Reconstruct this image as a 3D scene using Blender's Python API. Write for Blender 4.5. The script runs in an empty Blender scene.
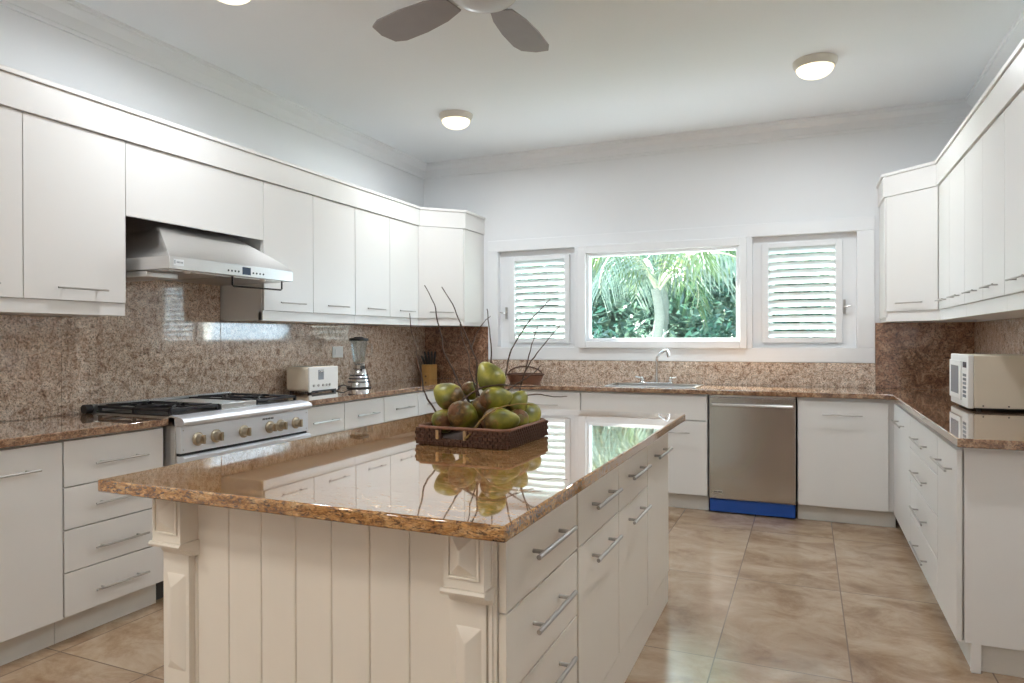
import bpy, bmesh, math, random
from mathutils import Vector, Matrix
random.seed(7)
C = bpy.context.scene.collection
sc = bpy.context.scene

# ------------------------------------------------------------------ camera
def set_camera():
    yaw, pitch, roll = [math.radians(a) for a in (23.3056, -0.1962, 0.1747)]
    fw = Vector((-math.sin(yaw), math.cos(yaw), 0)); R = Vector((math.cos(yaw), math.sin(yaw), 0)); up = Vector((0, 0, 1))
    F = fw * math.cos(pitch) + up * math.sin(pitch); U = up * math.cos(pitch) - fw * math.sin(pitch)
    ix = R * math.cos(roll) - U * math.sin(roll); iy = R * math.sin(roll) + U * math.cos(roll)
    cam = bpy.data.cameras.new('camera'); o = bpy.data.objects.new('camera', cam); C.objects.link(o)
    cam.sensor_width = 36; cam.lens = 684.6 / 1024 * 36; cam.clip_start = 0.05; cam.clip_end = 200
    o.matrix_world = Matrix(((ix.x, iy.x, -F.x, 0), (ix.y, iy.y, -F.y, 0), (ix.z, iy.z, -F.z, 1.2904), (0, 0, 0, 1)))
    sc.camera = o
set_camera()

# ------------------------------------------------------------------ world, sun, area lights, exposure
w = bpy.data.worlds.new('sky'); sc.world = w; w.use_nodes = True
bg = w.node_tree.nodes['Background']; bg.inputs[0].default_value = (0.66, 0.83, 1.0, 1); bg.inputs[1].default_value = 10.0

sun = bpy.data.lights.new('sun', 'SUN'); so = bpy.data.objects.new('sun', sun); C.objects.link(so)
sun.energy = 55.0; sun.angle = math.radians(1.2); sun.color = (1.0, 0.96, 0.88)
so.rotation_euler = Vector((0.55, -0.33, -0.60)).to_track_quat('-Z', 'Y').to_euler(); so.location = (-6, 10, 9)

sc.view_settings.view_transform = 'Standard'; sc.view_settings.look = 'None'
sc.view_settings.exposure = 0.16; sc.view_settings.gamma = 1.0; sc.view_settings.use_curve_mapping = False
sc.cycles.use_denoising = True
sc.cycles.max_bounces = 12; sc.cycles.diffuse_bounces = 6; sc.cycles.glossy_bounces = 5; sc.cycles.transparent_max_bounces = 16
sc.cycles.sample_clamp_indirect = 6.0; sc.cycles.caustics_reflective = True; sc.cycles.caustics_refractive = False
sc.cycles.blur_glossy = 0.6

XL, XR, YB, ZC = -3.479, 1.130, 5.88, 3.005
CT = 0.91; CB = 0.875
LAMP_W = 16.0

# ------------------------------------------------------------------ materials
def new_mat(name):
    m = bpy.data.materials.new(name); m.use_nodes = True
    return m, m.node_tree.nodes, m.node_tree.links, m.node_tree.nodes['Principled BSDF']

def plain(name, col, rough=0.5, metal=0.0, coat=0.0, spec=0.5, noise=0.0, nscale=8.0, emit=None, estr=0.0, stretch=None):
    m, n, l, p = new_mat(name)
    p.inputs['Base Color'].default_value = (*col, 1); p.inputs['Roughness'].default_value = rough
    p.inputs['Metallic'].default_value = metal; p.inputs['Coat Weight'].default_value = coat; p.inputs['Coat Roughness'].default_value = 0.05
    p.inputs['Specular IOR Level'].default_value = spec
    if emit: p.inputs['Emission Color'].default_value = (*emit, 1); p.inputs['Emission Strength'].default_value = estr
    if noise > 0:
        tc = n.new('ShaderNodeTexCoord'); mp = n.new('ShaderNodeMapping'); nz = n.new('ShaderNodeTexNoise'); cr = n.new('ShaderNodeMixRGB')
        l.new(tc.outputs['Object'], mp.inputs[0]); mp.inputs['Scale'].default_value = stretch or (1, 1, 1)
        l.new(mp.outputs[0], nz.inputs['Vector']); nz.inputs['Scale'].default_value = nscale; nz.inputs['Detail'].default_value = 5
        cr.inputs[1].default_value = (*[c * (1 - noise) for c in col], 1); cr.inputs[2].default_value = (*[min(1, c * (1 + noise)) for c in col], 1)
        l.new(nz.outputs['Fac'], cr.inputs[0]); l.new(cr.outputs[0], p.inputs['Base Color'])
    return m

def ramp(n, stops):
    r = n.new('ShaderNodeValToRGB'); e = r.color_ramp.elements
    while len(e) < len(stops): e.new(0.5)
    for i, (pos, col) in enumerate(stops): e[i].position = pos; e[i].color = (*col, 1)
    return r

def granite(name, stretch, cols, scale=16.0, dark=0.5, rough=0.05, off=(0, 0, 0)):
    m, n, l, p = new_mat(name)
    tc = n.new('ShaderNodeTexCoord'); mp = n.new('ShaderNodeMapping'); mp.inputs['Scale'].default_value = stretch; mp.inputs['Location'].default_value = off
    l.new(tc.outputs['Object'], mp.inputs[0])
    a = n.new('ShaderNodeTexNoise'); a.inputs['Scale'].default_value = scale; a.inputs['Detail'].default_value = 9; a.inputs['Roughness'].default_value = 0.72; a.inputs['Distortion'].default_value = 0.9
    l.new(mp.outputs[0], a.inputs['Vector'])
    r = ramp(n, cols); l.new(a.outputs['Fac'], r.inputs[0])
    v = n.new('ShaderNodeTexNoise'); v.inputs['Scale'].default_value = scale * 4.2; v.inputs['Detail'].default_value = 6; v.inputs['Roughness'].default_value = 0.65; v.inputs['Distortion'].default_value = 0.6
    l.new(mp.outputs[0], v.inputs['Vector'])
    vr = ramp(n, [(0.0, (0, 0, 0)), (0.40, (0.05, 0.05, 0.05)), (0.49, (1, 1, 1)), (1.0, (1, 1, 1))]); l.new(v.outputs['Fac'], vr.inputs[0])
    mx = n.new('ShaderNodeMixRGB'); mx.inputs[2].default_value = (0.045, 0.022, 0.016, 1)
    inv = n.new('ShaderNodeMath'); inv.operation = 'MULTIPLY_ADD'; inv.inputs[1].default_value = -dark; inv.inputs[2].default_value = dark
    l.new(vr.outputs[0], inv.inputs[0]); l.new(inv.outputs[0], mx.inputs[0]); l.new(r.outputs[0], mx.inputs[1])
    v2 = n.new('ShaderNodeTexVoronoi'); v2.inputs['Scale'].default_value = scale * 9; l.new(mp.outputs[0], v2.inputs['Vector'])
    hs = n.new('ShaderNodeHueSaturation'); l.new(mx.outputs[0], hs.inputs['Color'])
    mr = n.new('ShaderNodeMapRange'); mr.inputs['To Min'].default_value = 0.72; mr.inputs['To Max'].default_value = 1.32
    sep = n.new('ShaderNodeSeparateColor'); l.new(v2.outputs['Color'], sep.inputs[0]); l.new(sep.outputs[0], mr.inputs[0]); l.new(mr.outputs[0], hs.inputs['Value'])
    l.new(hs.outputs[0], p.inputs['Base Color'])
    p.inputs['Roughness'].default_value = rough; p.inputs['Specular IOR Level'].default_value = 0.5; p.inputs['Coat Weight'].default_value = 1.0; p.inputs['Coat Roughness'].default_value = 0.02; p.inputs['Coat IOR'].default_value = 1.6
    return m

WHITE = plain('white_lacquer', (0.745, 0.73, 0.71), 0.32, noise=0.012, nscale=3)
WALL = plain('white_wall_paint', (0.82, 0.84, 0.86), 0.75, noise=0.01, nscale=4)
CEIL = plain('white_ceiling_paint', (0.84, 0.87, 0.90), 0.85, noise=0.01, nscale=3)
TRIM = plain('white_gloss_trim', (0.83, 0.85, 0.87), 0.35, noise=0.01)
CREAM = plain('cream_painted_wood', (0.83, 0.775, 0.69), 0.40, noise=0.02, nscale=5)
TOE = plain('scuffed_white_toe_kick', (0.66, 0.64, 0.60), 0.5, noise=0.12, nscale=7)
GAP = plain('dark_gap', (0.05, 0.045, 0.04), 0.8)
STEEL = plain('brushed_steel', (0.66, 0.65, 0.64), 0.28, 1.0, noise=0.06, nscale=6, stretch=(1, 1, 60))
STEELH = plain('brushed_steel_panel', (0.80, 0.83, 0.89), 0.42, 0.75, noise=0.05, nscale=5, stretch=(60, 1, 60))
STEELD = plain('dishwasher_steel', (0.52, 0.51, 0.50), 0.2, 1.0, noise=0.05, nscale=5, stretch=(60, 1, 1))
NICKEL = plain('satin_nickel', (0.50, 0.48, 0.46), 0.3, 1.0, noise=0.03)
CHROME = plain('chrome', (0.80, 0.81, 0.83), 0.08, 1.0, noise=0.02)
BLACK = plain('black_enamel', (0.012, 0.012, 0.014), 0.3, noise=0.1)
IRON = plain('cast_iron', (0.02, 0.02, 0.024), 0.45, noise=0.2, nscale=30)
BLACKP = plain('black_plastic', (0.015, 0.015, 0.016), 0.4, noise=0.1)
BRASS = plain('warm_nickel_knob', (0.46, 0.39, 0.29), 0.3, 1.0, noise=0.03)
BLUE = plain('blue_protective_film', (0.012, 0.085, 0.42), 0.35, noise=0.08)
ALMOND = plain('almond_plastic', (0.72, 0.66, 0.54), 0.35, noise=0.02)
WPLAST = plain('white_plastic', (0.82, 0.82, 0.80), 0.35, noise=0.01)
GREYP = plain('grey_display', (0.30, 0.33, 0.37), 0.2, noise=0.03)
DISPLAY = plain('dark_display', (0.03, 0.05, 0.09), 0.1, noise=0.05)
WOODB = plain('light_knife_block_wood', (0.58, 0.33, 0.10), 0.4, noise=0.18, nscale=9, stretch=(6, 6, 1))
TWIG = plain('dry_brown_twig', (0.06, 0.03, 0.017), 0.7, noise=0.35, nscale=30)
STEMY = plain('dry_yellow_stalk', (0.24, 0.15, 0.04), 0.6, noise=0.25, nscale=40)
WICK = plain('dark_brown_rattan', (0.085, 0.036, 0.02), 0.75, noise=0.55, nscale=70)
WICKL = plain('pale_rattan', (0.42, 0.27, 0.13), 0.5, noise=0.25, nscale=60)
WICKR = plain('reddish_rattan', (0.20, 0.085, 0.045), 0.5, noise=0.4, nscale=60)
FANM = plain('grey_brown_fan_blade', (0.30, 0.28, 0.28), 0.45, noise=0.08, nscale=10)
FANH = plain('fan_white_metal', (0.55, 0.56, 0.57), 0.3, noise=0.02)
HUSK = plain('torn_brown_husk', (0.15, 0.065, 0.025), 0.8, noise=0.6, nscale=50)
DOME = plain('lit_lamp_glass', (0.9, 0.85, 0.75), 0.3, emit=(1.0, 0.88, 0.62), estr=1.3, noise=0.01)

def glass_mat(name, tint=(0.96, 0.99, 0.98), refl=0.06):
    m, n, l, p = new_mat(name); n.remove(p)
    out = n['Material Output']; t = n.new('ShaderNodeBsdfTransparent'); t.inputs[0].default_value = (*tint, 1)
    g = n.new('ShaderNodeBsdfGlossy'); g.inputs['Roughness'].default_value = 0.02; mx = n.new('ShaderNodeMixShader')
    lw = n.new('ShaderNodeLayerWeight'); lw.inputs[0].default_value = 0.25
    mu = n.new('ShaderNodeMath'); mu.operation = 'MULTIPLY_ADD'; mu.inputs[1].default_value = 0.5; mu.inputs[2].default_value = refl; mu.use_clamp = True
    pw = n.new('ShaderNodeMath'); pw.operation = 'POWER'; pw.inputs[1].default_value = 4.0; lw.inputs[0].default_value = 0.5; l.new(lw.outputs['Facing'], pw.inputs[0]); l.new(pw.outputs[0], mu.inputs[0]); l.new(mu.outputs[0], mx.inputs[0])
    l.new(t.outputs[0], mx.inputs[1]); l.new(g.outputs[0], mx.inputs[2]); l.new(mx.outputs[0], out.inputs[0])
    return m
GLASS = glass_mat('clear_window_glass', refl=0.02)
JAR = glass_mat('clear_jar_glass', (0.90, 0.93, 0.94), refl=0.12)

def leafy(name, c0, c1, trans=0.45):
    m, n, l, p = new_mat(name)
    tc = n.new('ShaderNodeTexCoord'); nz = n.new('ShaderNodeTexNoise'); nz.inputs['Scale'].default_value = 2.3; nz.inputs['Detail'].default_value = 4
    l.new(tc.outputs['Object'], nz.inputs['Vector']); r = ramp(n, [(0.3, c0), (0.7, c1)]); l.new(nz.outputs['Fac'], r.inputs[0])
    l.new(r.outputs[0], p.inputs['Base Color']); p.inputs['Roughness'].default_value = 0.35
    tr = n.new('ShaderNodeBsdfTranslucent'); l.new(r.outputs[0], tr.inputs[0]); mx = n.new('ShaderNodeMixShader'); mx.inputs[0].default_value = trans
    l.new(p.outputs[0], mx.inputs[1]); l.new(tr.outputs[0], mx.inputs[2]); l.new(mx.outputs[0], n['Material Output'].inputs[0])
    return m
LEAF1 = leafy('palm_leaf_green', (0.037, 0.093, 0.043), (0.136, 0.174, 0.068))
LEAF2 = leafy('palm_leaf_pale', (0.091, 0.155, 0.129), (0.200, 0.242, 0.193))
LEAF3 = leafy('palm_leaf_yellow', (0.149, 0.149, 0.019), (0.260, 0.248, 0.043))
LEAF4 = leafy('shrub_leaf_dark', (0.016, 0.064, 0.055), (0.058, 0.129, 0.091), 0.35)
LEAF5 = leafy('shrub_leaf_mid', (0.042, 0.107, 0.087), (0.129, 0.177, 0.123), 0.35)
TRUNK = plain('pale_palm_trunk', (0.13, 0.14, 0.115), 0.7, noise=0.25, nscale=9, stretch=(1, 1, 6))
RACHIS = plain('pale_frond_stalk', (0.25, 0.26, 0.17), 0.5, noise=0.1)
SLAT = leafy('white_louvre', (0.70, 0.72, 0.72), (0.74, 0.76, 0.76), 0.35)

def tile_floor():
    m, n, l, p = new_mat('beige_stone_tile')
    tc = n.new('ShaderNodeTexCoord'); sx = n.new('ShaderNodeSeparateXYZ'); cb = n.new('ShaderNodeCombineXYZ'); l.new(tc.outputs['Object'], sx.inputs[0])
    ax = n.new('ShaderNodeMath'); ax.inputs[1].default_value = 10.345; l.new(sx.outputs[0], ax.inputs[0])
    ay = n.new('ShaderNodeMath'); ay.inputs[1].default_value = 10.14; l.new(sx.outputs[1], ay.inputs[0])
    l.new(ay.outputs[0], cb.inputs[0]); l.new(ax.outputs[0], cb.inputs[1])
    b = n.new('ShaderNodeTexBrick'); b.offset = 0.0; b.offset_frequency = 2
    b.inputs['Scale'].default_value = 1; b.inputs['Brick Width'].default_value = 1.0; b.inputs['Row Height'].default_value = 0.5
    b.inputs['Mortar Size'].default_value = 0.0028; b.inputs['Mortar Smooth'].default_value = 0.1
    b.inputs['Color1'].default_value = (0.2, 0.2, 0.2, 1); b.inputs['Color2'].default_value = (0.9, 0.9, 0.9, 1); b.inputs['Mortar'].default_value = (0.5, 0.5, 0.5, 1)
    l.new(cb.outputs[0], b.inputs[0])
    # each tile gets its own veining
    ofs = n.new('ShaderNodeVectorMath'); ofs.operation = 'MULTIPLY_ADD'; ofs.inputs[1].default_value = (7, 5, 3)
    l.new(b.outputs['Color'], ofs.inputs[0]); l.new(tc.outputs['Object'], ofs.inputs[2])
    mp = n.new('ShaderNodeMapping'); mp.inputs['Rotation'].default_value = (0, 0, 0.5); mp.inputs['Scale'].default_value = (1.0, 1.35, 1); l.new(ofs.outputs[0], mp.inputs[0])
    a = n.new('ShaderNodeTexNoise'); a.inputs['Scale'].default_value = 3.2; a.inputs['Detail'].default_value = 10; a.inputs['Roughness'].default_value = 0.68; a.inputs['Distortion'].default_value = 0.45
    l.new(mp.outputs[0], a.inputs['Vector'])
    r = ramp(n, [(0.24, (0.15, 0.085, 0.045)), (0.40, (0.27, 0.17, 0.10)), (0.53, (0.37, 0.26, 0.17)), (0.66, (0.46, 0.35, 0.25)), (0.8, (0.36, 0.28, 0.21))])
    l.new(a.outputs['Fac'], r.inputs[0])
    mx = n.new('ShaderNodeMixRGB'); mx.inputs[2].default_value = (0.17, 0.12, 0.085, 1); l.new(b.outputs['Fac'], mx.inputs[0]); l.new(r.outputs[0], mx.inputs[1])
    l.new(mx.outputs[0], p.inputs['Base Color']); p.inputs['Roughness'].default_value = 0.16; p.inputs['Specular IOR Level'].default_value = 0.5
    bp = n.new('ShaderNodeBump'); bp.inputs['Strength'].default_value = 0.08; bp.inputs['Distance'].default_value = 0.01; l.new(a.outputs['Fac'], bp.inputs['Height']); l.new(bp.outputs[0], p.inputs['Normal'])
    return m
TILE = tile_floor()

GI = granite('golden_brown_granite_worktop', (0.8, 2.2, 2.0), [(0.30, (0.04, 0.016, 0.006)), (0.42, (0.26, 0.115, 0.032)), (0.49, (0.44, 0.22, 0.07)), (0.58, (0.53, 0.31, 0.13)), (0.70, (0.66, 0.46, 0.25))], 20, 0.92, 0.05)
GS = granite('pink_grey_granite_slab', (1.0, 1.0, 1.0), [(0.27, (0.08, 0.04, 0.028)), (0.39, (0.34, 0.22, 0.155)), (0.47, (0.56, 0.43, 0.33)), (0.58, (0.74, 0.62, 0.51)), (0.75, (0.88, 0.80, 0.72))], 24, 0.7, 0.07)
GS2 = granite('brown_granite_slab', (1.0, 1.0, 1.0), [(0.25, (0.035, 0.014, 0.009)), (0.40, (0.17, 0.078, 0.042)), (0.50, (0.30, 0.155, 0.09)), (0.62, (0.43, 0.265, 0.17)), (0.8, (0.55, 0.38, 0.27))], 18, 0.85, 0.07, (3, 1, 2))
GC = granite('brown_granite_counter', (1.1, 1.1, 1.1), [(0.25, (0.045, 0.02, 0.012)), (0.41, (0.18, 0.085, 0.042)), (0.50, (0.31, 0.175, 0.098)), (0.62, (0.43, 0.28, 0.175)), (0.8, (0.55, 0.40, 0.28))], 22, 0.75, 0.05, (1, 4, 2))

GS.node_tree.nodes['Principled BSDF'].inputs['Coat Weight'].default_value = 0.45

def coconut_mat():
    m, n, l, p = new_mat('green_coconut_skin')
    tc = n.new('ShaderNodeTexCoord'); nz = n.new('ShaderNodeTexNoise'); nz.inputs['Scale'].default_value = 16; nz.inputs['Detail'].default_value = 5
    l.new(tc.outputs['Object'], nz.inputs['Vector'])
    r = ramp(n, [(0.30, (0.07, 0.078, 0.010)), (0.52, (0.21, 0.20, 0.02)), (0.75, (0.42, 0.37, 0.045))]); l.new(nz.outputs['Fac'], r.inputs[0])
    s = n.new('ShaderNodeSeparateXYZ'); l.new(tc.outputs['Object'], s.inputs[0])
    n2 = n.new('ShaderNodeTexNoise'); n2.inputs['Scale'].default_value = 30; n2.inputs['Detail'].default_value = 6; l.new(tc.outputs['Object'], n2.inputs['Vector'])
    ma = n.new('ShaderNodeMath'); ma.operation = 'MULTIPLY_ADD'; ma.inputs[1].default_value = 0.075; l.new(n2.outputs['Fac'], ma.inputs[0])
    oi = n.new('ShaderNodeObjectInfo'); mr = n.new('ShaderNodeMath'); mr.operation = 'MULTIPLY_ADD'; mr.inputs[1].default_value = 0.028; l.new(oi.outputs['Random'], mr.inputs[0]); l.new(s.outputs[2], mr.inputs[2]); l.new(mr.outputs[0], ma.inputs[2])
    r2 = ramp(n, [(0.0, (0, 0, 0)), (0.080, (0, 0, 0)), (0.092, (1, 1, 1))]); l.new(ma.outputs[0], r2.inputs[0])
    n3 = n.new('ShaderNodeTexNoise'); n3.inputs['Scale'].default_value = 60; n3.inputs['Detail'].default_value = 5; l.new(tc.outputs['Object'], n3.inputs['Vector'])
    rb = ramp(n, [(0.3, (0.04, 0.02, 0.007)), (0.55, (0.14, 0.078, 0.018)), (0.75, (0.32, 0.19, 0.055))]); l.new(n3.outputs['Fac'], rb.inputs[0])
    mx = n.new('ShaderNodeMixRGB'); l.new(r2.outputs[0], mx.inputs[0]); l.new(r.outputs[0], mx.inputs[1]); l.new(rb.outputs[0], mx.inputs[2])
    l.new(mx.outputs[0], p.inputs['Base Color']); p.inputs['Roughness'].default_value = 0.38
    return m
COCO = coconut_mat()

# ------------------------------------------------------------------ mesh helpers
class MB:
    def __init__(s): s.v = []; s.f = []
    def add(s, vs, fs):
        b = len(s.v); s.v += [tuple(v) for v in vs]; s.f += [tuple(b + i for i in f) for f in fs]; return s
    def box(s, x0, x1, y0, y1, z0, z1):
        x0, x1 = sorted((x0, x1)); y0, y1 = sorted((y0, y1)); z0, z1 = sorted((z0, z1))
        return s.add([(x0, y0, z0), (x1, y0, z0), (x1, y1, z0), (x0, y1, z0), (x0, y0, z1), (x1, y0, z1), (x1, y1, z1), (x0, y1, z1)],
                     [(3, 2, 1, 0), (4, 5, 6, 7), (0, 1, 5, 4), (1, 2, 6, 5), (2, 3, 7, 6), (3, 0, 4, 7)])
    def prism(s, poly, z0, z1, M=None):           # poly counter-clockwise in xy
        n = len(poly); vs = [Vector((x, y, z0)) for x, y in poly] + [Vector((x, y, z1)) for x, y in poly]
        if M: vs = [M @ v for v in vs]
        return s.add(vs, [tuple(range(n - 1, -1, -1)), tuple(range(n, 2 * n))] + [(i, (i + 1) % n, n + (i + 1) % n, n + i) for i in range(n)])
    def tube(s, pts, r, n=8, closed=False):
        pts = [Vector(p) for p in pts]; k = len(pts); rs = r if isinstance(r, (list, tuple)) else [r] * k
        base = len(s.v); up = None
        for i, p in enumerate(pts):
            a = pts[(i - 1) % k] if (closed or i > 0) else p; b = pts[(i + 1) % k] if (closed or i < k - 1) else p
            d = (b - a).normalized()
            if up is None:
                up = Vector((0, 0, 1)) if abs(d.z) < 0.9 else Vector((1, 0, 0))
            x = d.cross(up).normalized(); y = x.cross(d).normalized(); up = y
            for j in range(n):
                t = 2 * math.pi * j / n; s.v.append(tuple(p + (x * math.cos(t) + y * math.sin(t)) * rs[i]))
        for i in range(k if closed else k - 1):
            for j in range(n):
                a = base + i * n; b = base + ((i + 1) % k) * n
                s.f.append((a + j, a + (j + 1) % n, b + (j + 1) % n, b + j))
        if not closed:
            s.f.append(tuple(base + j for j in range(n - 1, -1, -1))); s.f.append(tuple(base + (k - 1) * n + j for j in range(n)))
        return s
    def cyl(s, a, b, r, n=16, r2=None): return s.tube([a, b], [r, r if r2 is None else r2], n)
    def lathe(s, prof, c=(0, 0, 0), n=24, M=None, squash=None):   # prof list of (r,z)
        base = len(s.v)
        for r, z in prof:
            for j in range(n):
                t = 2 * math.pi * j / n; q = 1 if squash is None else squash(t)
                v = Vector((r * q * math.cos(t), r * q * math.sin(t), z))
                if M: v = M @ v
                s.v.append((v.x + c[0], v.y + c[1], v.z + c[2]))
        for i in range(len(prof) - 1):
            for j in range(n):
                s.f.append((base + i * n + j, base + i * n + (j + 1) % n, base + (i + 1) * n + (j + 1) % n, base + (i + 1) * n + j))
        s.f.append(tuple(base + j for j in range(n - 1, -1, -1))); s.f.append(tuple(base + (len(prof) - 1) * n + j for j in range(n)))
        return s

def wpos(o):
    p = Vector((0, 0, 0))
    while o: p += o.location; o = o.parent
    return p
def obj(name, mb, mat, parent=None, bevel=0.0, smooth=35, kind=None):
    off = wpos(parent) if parent else Vector((0, 0, 0))
    me = bpy.data.meshes.new(name); me.from_pydata([tuple(Vector(v) - off) for v in mb.v], [], mb.f); me.materials.append(mat)
    bm = bmesh.new(); bm.from_mesh(me); bmesh.ops.recalc_face_normals(bm, faces=bm.faces); bm.to_mesh(me); bm.free()
    if smooth:
        for p in me.polygons: p.use_smooth = True
        me.set_sharp_from_angle(angle=math.radians(smooth))
    o = bpy.data.objects.new(name, me); C.objects.link(o)
    if parent: o.parent = parent
    if bevel:
        b = o.modifiers.new('Bevel', 'BEVEL'); b.width = bevel; b.segments = 2; b.limit_method = 'ANGLE'; b.angle_limit = math.radians(40)
    if kind: o['kind'] = kind
    return o
def tag(o, label, cat, group=None):
    o['label'] = label; o['category'] = cat
    if group: o['group'] = group
    return o
def thing(name, loc, label, cat, group=None, kind=None):
    o = bpy.data.objects.new(name, None); C.objects.link(o); o.location = loc; o.empty_display_size = 0.05
    if kind: o['kind'] = kind
    return tag(o, label, cat, group)
def B(*a): return MB().box(*a)

def handle(parent, c, axis, out, length, r=0.0055, proud=0.030, label=None):
    c = Vector(c); axis = Vector(axis).normalized(); out = Vector(out).normalized(); mb = MB(); p = c + out * proud
    mb.cyl(p - axis * length / 2, p + axis * length / 2, r, 10)
    for s in (-1, 1): mb.cyl(c + axis * s * length * 0.34 - out * 0.001, p + axis * s * length * 0.34, r * 0.85, 8)
    return obj('handle', mb, NICKEL, parent)

# ------------------------------------------------------------------ room shell
T = 0.15
obj('floor', B(XL - T, XR + T, -2.2, YB + 0.2, -0.1, 0), TILE, kind='structure', smooth=0)
obj('ceiling', B(XL - T, XR + T, -2.2, YB + 0.2, ZC, ZC + 0.1), CEIL, kind='structure', smooth=0)
obj('wall_left', B(XL - T, XL, -2.2, YB + 0.2, 0, ZC), WALL, kind='structure', smooth=0)
WX = [(-2.67, -1.915), (-1.872, -0.446), (-0.406, 0.353)]; WZ0, WZ1 = 1.215, 2.112
def wall_ring(y0, y1, x0, x1, z0, z1):
    m = MB(); m.box(x0, x1, y0, y1, z0, WZ0).box(x0, x1, y0, y1, WZ1, z1).box(x0, WX[0][0], y0, y1, WZ0, WZ1).box(WX[2][1], x1, y0, y1, WZ0, WZ1)
    m.box(WX[0][1], WX[1][0], y0, y1, WZ0, WZ1).box(WX[1][1], WX[2][0], y0, y1, WZ0, WZ1); return m
obj('wall_back', wall_ring(YB, YB + 0.16, XL - T, XR + T, 0, ZC), WALL, kind='structure', smooth=0)
obj('wall_right', B(XR, XR + T, -2.2, YB + 0.2, 0, ZC), WALL, kind='structure', smooth=0)
obj('wall_front', B(XL - T, XR + T, -2.2, -2.05, 0, ZC), WALL, kind='structure', smooth=0)
WOODD = plain('brown_door_wood', (0.20, 0.105, 0.05), 0.4, noise=0.3, nscale=4, stretch=(8, 8, 0.8))
obj('door_1', MB().box(-0.90, 0.10, -2.05, -2.02, 0, 2.1).box(-0.80, -0.45, -2.02, -2.01, 0.2, 0.95).box(-0.35, 0.0, -2.02, -2.01, 0.2, 0.95).box(-0.80, -0.45, -2.02, -2.01, 1.05, 1.95).box(-0.35, 0.0, -2.02, -2.01, 1.05, 1.95), WOODD, kind='structure', bevel=0.004)
# crown mouldings
def crown(name, pts):
    prof = [(0, -0.135), (0.012, -0.135), (0.016, -0.118), (0.012, -0.112), (0.03, -0.06), (0.075, -0.028), (0.078, -0.018), (0.088, -0.016), (0.09, 0.0), (0, 0.0)]
    m = MB(); b = 0
    (ax, ay), (bx, by), (nx, ny) = pts
    for (x, y), s in (((ax, ay), 1), ((bx, by), -1)):
        for d, z in prof:
            dx, dy = (bx - ax), (by - ay); L = math.hypot(dx, dy)
            m.v.append((x + nx * d + s * dx / L * d, y + ny * d + s * dy / L * d, ZC + z))
    n = len(prof)
    for i in range(n): m.f.append((i, (i + 1) % n, n + (i + 1) % n, n + i))
    m.f.append(tuple(range(n))); m.f.append(tuple(range(2 * n - 1, n - 1, -1)))
    obj(name, m, TRIM, kind='structure', smooth=25)
crown('trim_1', ((XL, -2.05), (XL, YB), (1, 0)))
crown('trim_2', ((XL, YB), (XR, YB), (0, -1)))
crown('trim_3', ((XR, YB), (XR, -2.05), (-1, 0)))
# window surround slab
obj('trim_4', wall_ring(YB - 0.022, YB, -2.77, 0.475, 1.10, 2.215), TRIM, kind='structure', bevel=0.003)

# ------------------------------------------------------------------ windows
def louvre_window(n, X0, X1, sx0, sx1, latch_x, lab):
    t = bpy.data.objects.new('window_%d' % n, None); C.objects.link(t); t.location = ((X0 + X1) / 2, YB, WZ0); t['kind'] = 'structure'; t['label'] = lab; t['category'] = 'window'
    fy0, fy1 = YB + 0.045, YB + 0.10; sz0, sz1 = 1.275, 2.04
    m = MB(); m.box(X0, sx0, fy0, fy1, WZ0, WZ1).box(sx1, X1, fy0, fy1, WZ0, WZ1).box(sx0, sx1, fy0, fy1, WZ0, sz0).box(sx0, sx1, fy0, fy1, sz1, WZ1)
    obj('window_frame', m, TRIM, t, 0.002)
    s = 0.03; m = MB(); y0, y1 = fy0 - 0.022, fy1
    m.box(sx0 - 0.02, sx0 + s, y0, y1 - 0.03, sz0 - 0.02, sz1 + 0.02).box(sx1 - s, sx1 + 0.02, y0, y1 - 0.03, sz0 - 0.02, sz1 + 0.02)
    m.box(sx0 + s, sx1 - s, y0, y1 - 0.03, sz0 - 0.02, sz0 + s - 0.01).box(sx0 + s, sx1 - s, y0, y1 - 0.03, sz1 - s + 0.01, sz1 + 0.02)
    obj('sash', m, TRIM, t, 0.003)
    m = MB(); k = 12; p = (sz1 - sz0 - 0.03) / k; a = math.radians(42)
    for i in range(k):
        z = sz0 + 0.02 + p * (i + 0.5); M = Matrix.Translation((0, YB + 0.055, z)) @ Matrix.Rotation(-a, 4, 'X')
        vs = [M @ Vector((x, y, zz)) for x in (sx0 + s, sx1 - s) for y, zz in ((-0.034, 0), (0, 0.005), (0.034, 0), (0, -0.005))]
        m.add(vs, [(0, 1, 2, 3), (7, 6, 5, 4), (0, 4, 5, 1), (1, 5, 6, 2), (2, 6, 7, 3), (3, 7, 4, 0)])
    obj('louvre_slats', m, SLAT, t, smooth=0)
    m = MB(); y = fy0 - 0.024; z = 1.53; d = 1 if latch_x > (X0 + X1) / 2 else -1
    m.box(latch_x - 0.008, latch_x + 0.008, y - 0.006, y + 0.01, z - 0.05, z + 0.06).cyl((latch_x, y, z), (latch_x, y - 0.03, z), 0.006, 10)
    m.tube([(latch_x, y - 0.028, z), (latch_x + d * 0.03, y - 0.034, z + 0.008), (latch_x + d * 0.05, y - 0.03, z + 0.012)], 0.0055, 8)
    obj('latch', m, NICKEL, t)
    obj('pane', B(sx0, sx1, YB + 0.112, YB + 0.116, sz0, sz1), GLASS, t, smooth=0)
louvre_window(1, *WX[0], -2.548, -1.995, -2.60, 'white louvred window left of the picture window, latch on its left')
louvre_window(3, *WX[2], -0.315, 0.235, 0.268, 'white louvred window right of the picture window, latch on its right')
t = thing('window_2', (-1.16, YB, WZ0), 'wide clear picture window with palms outside, in a thick white frame', 'window', kind='structure')
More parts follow.
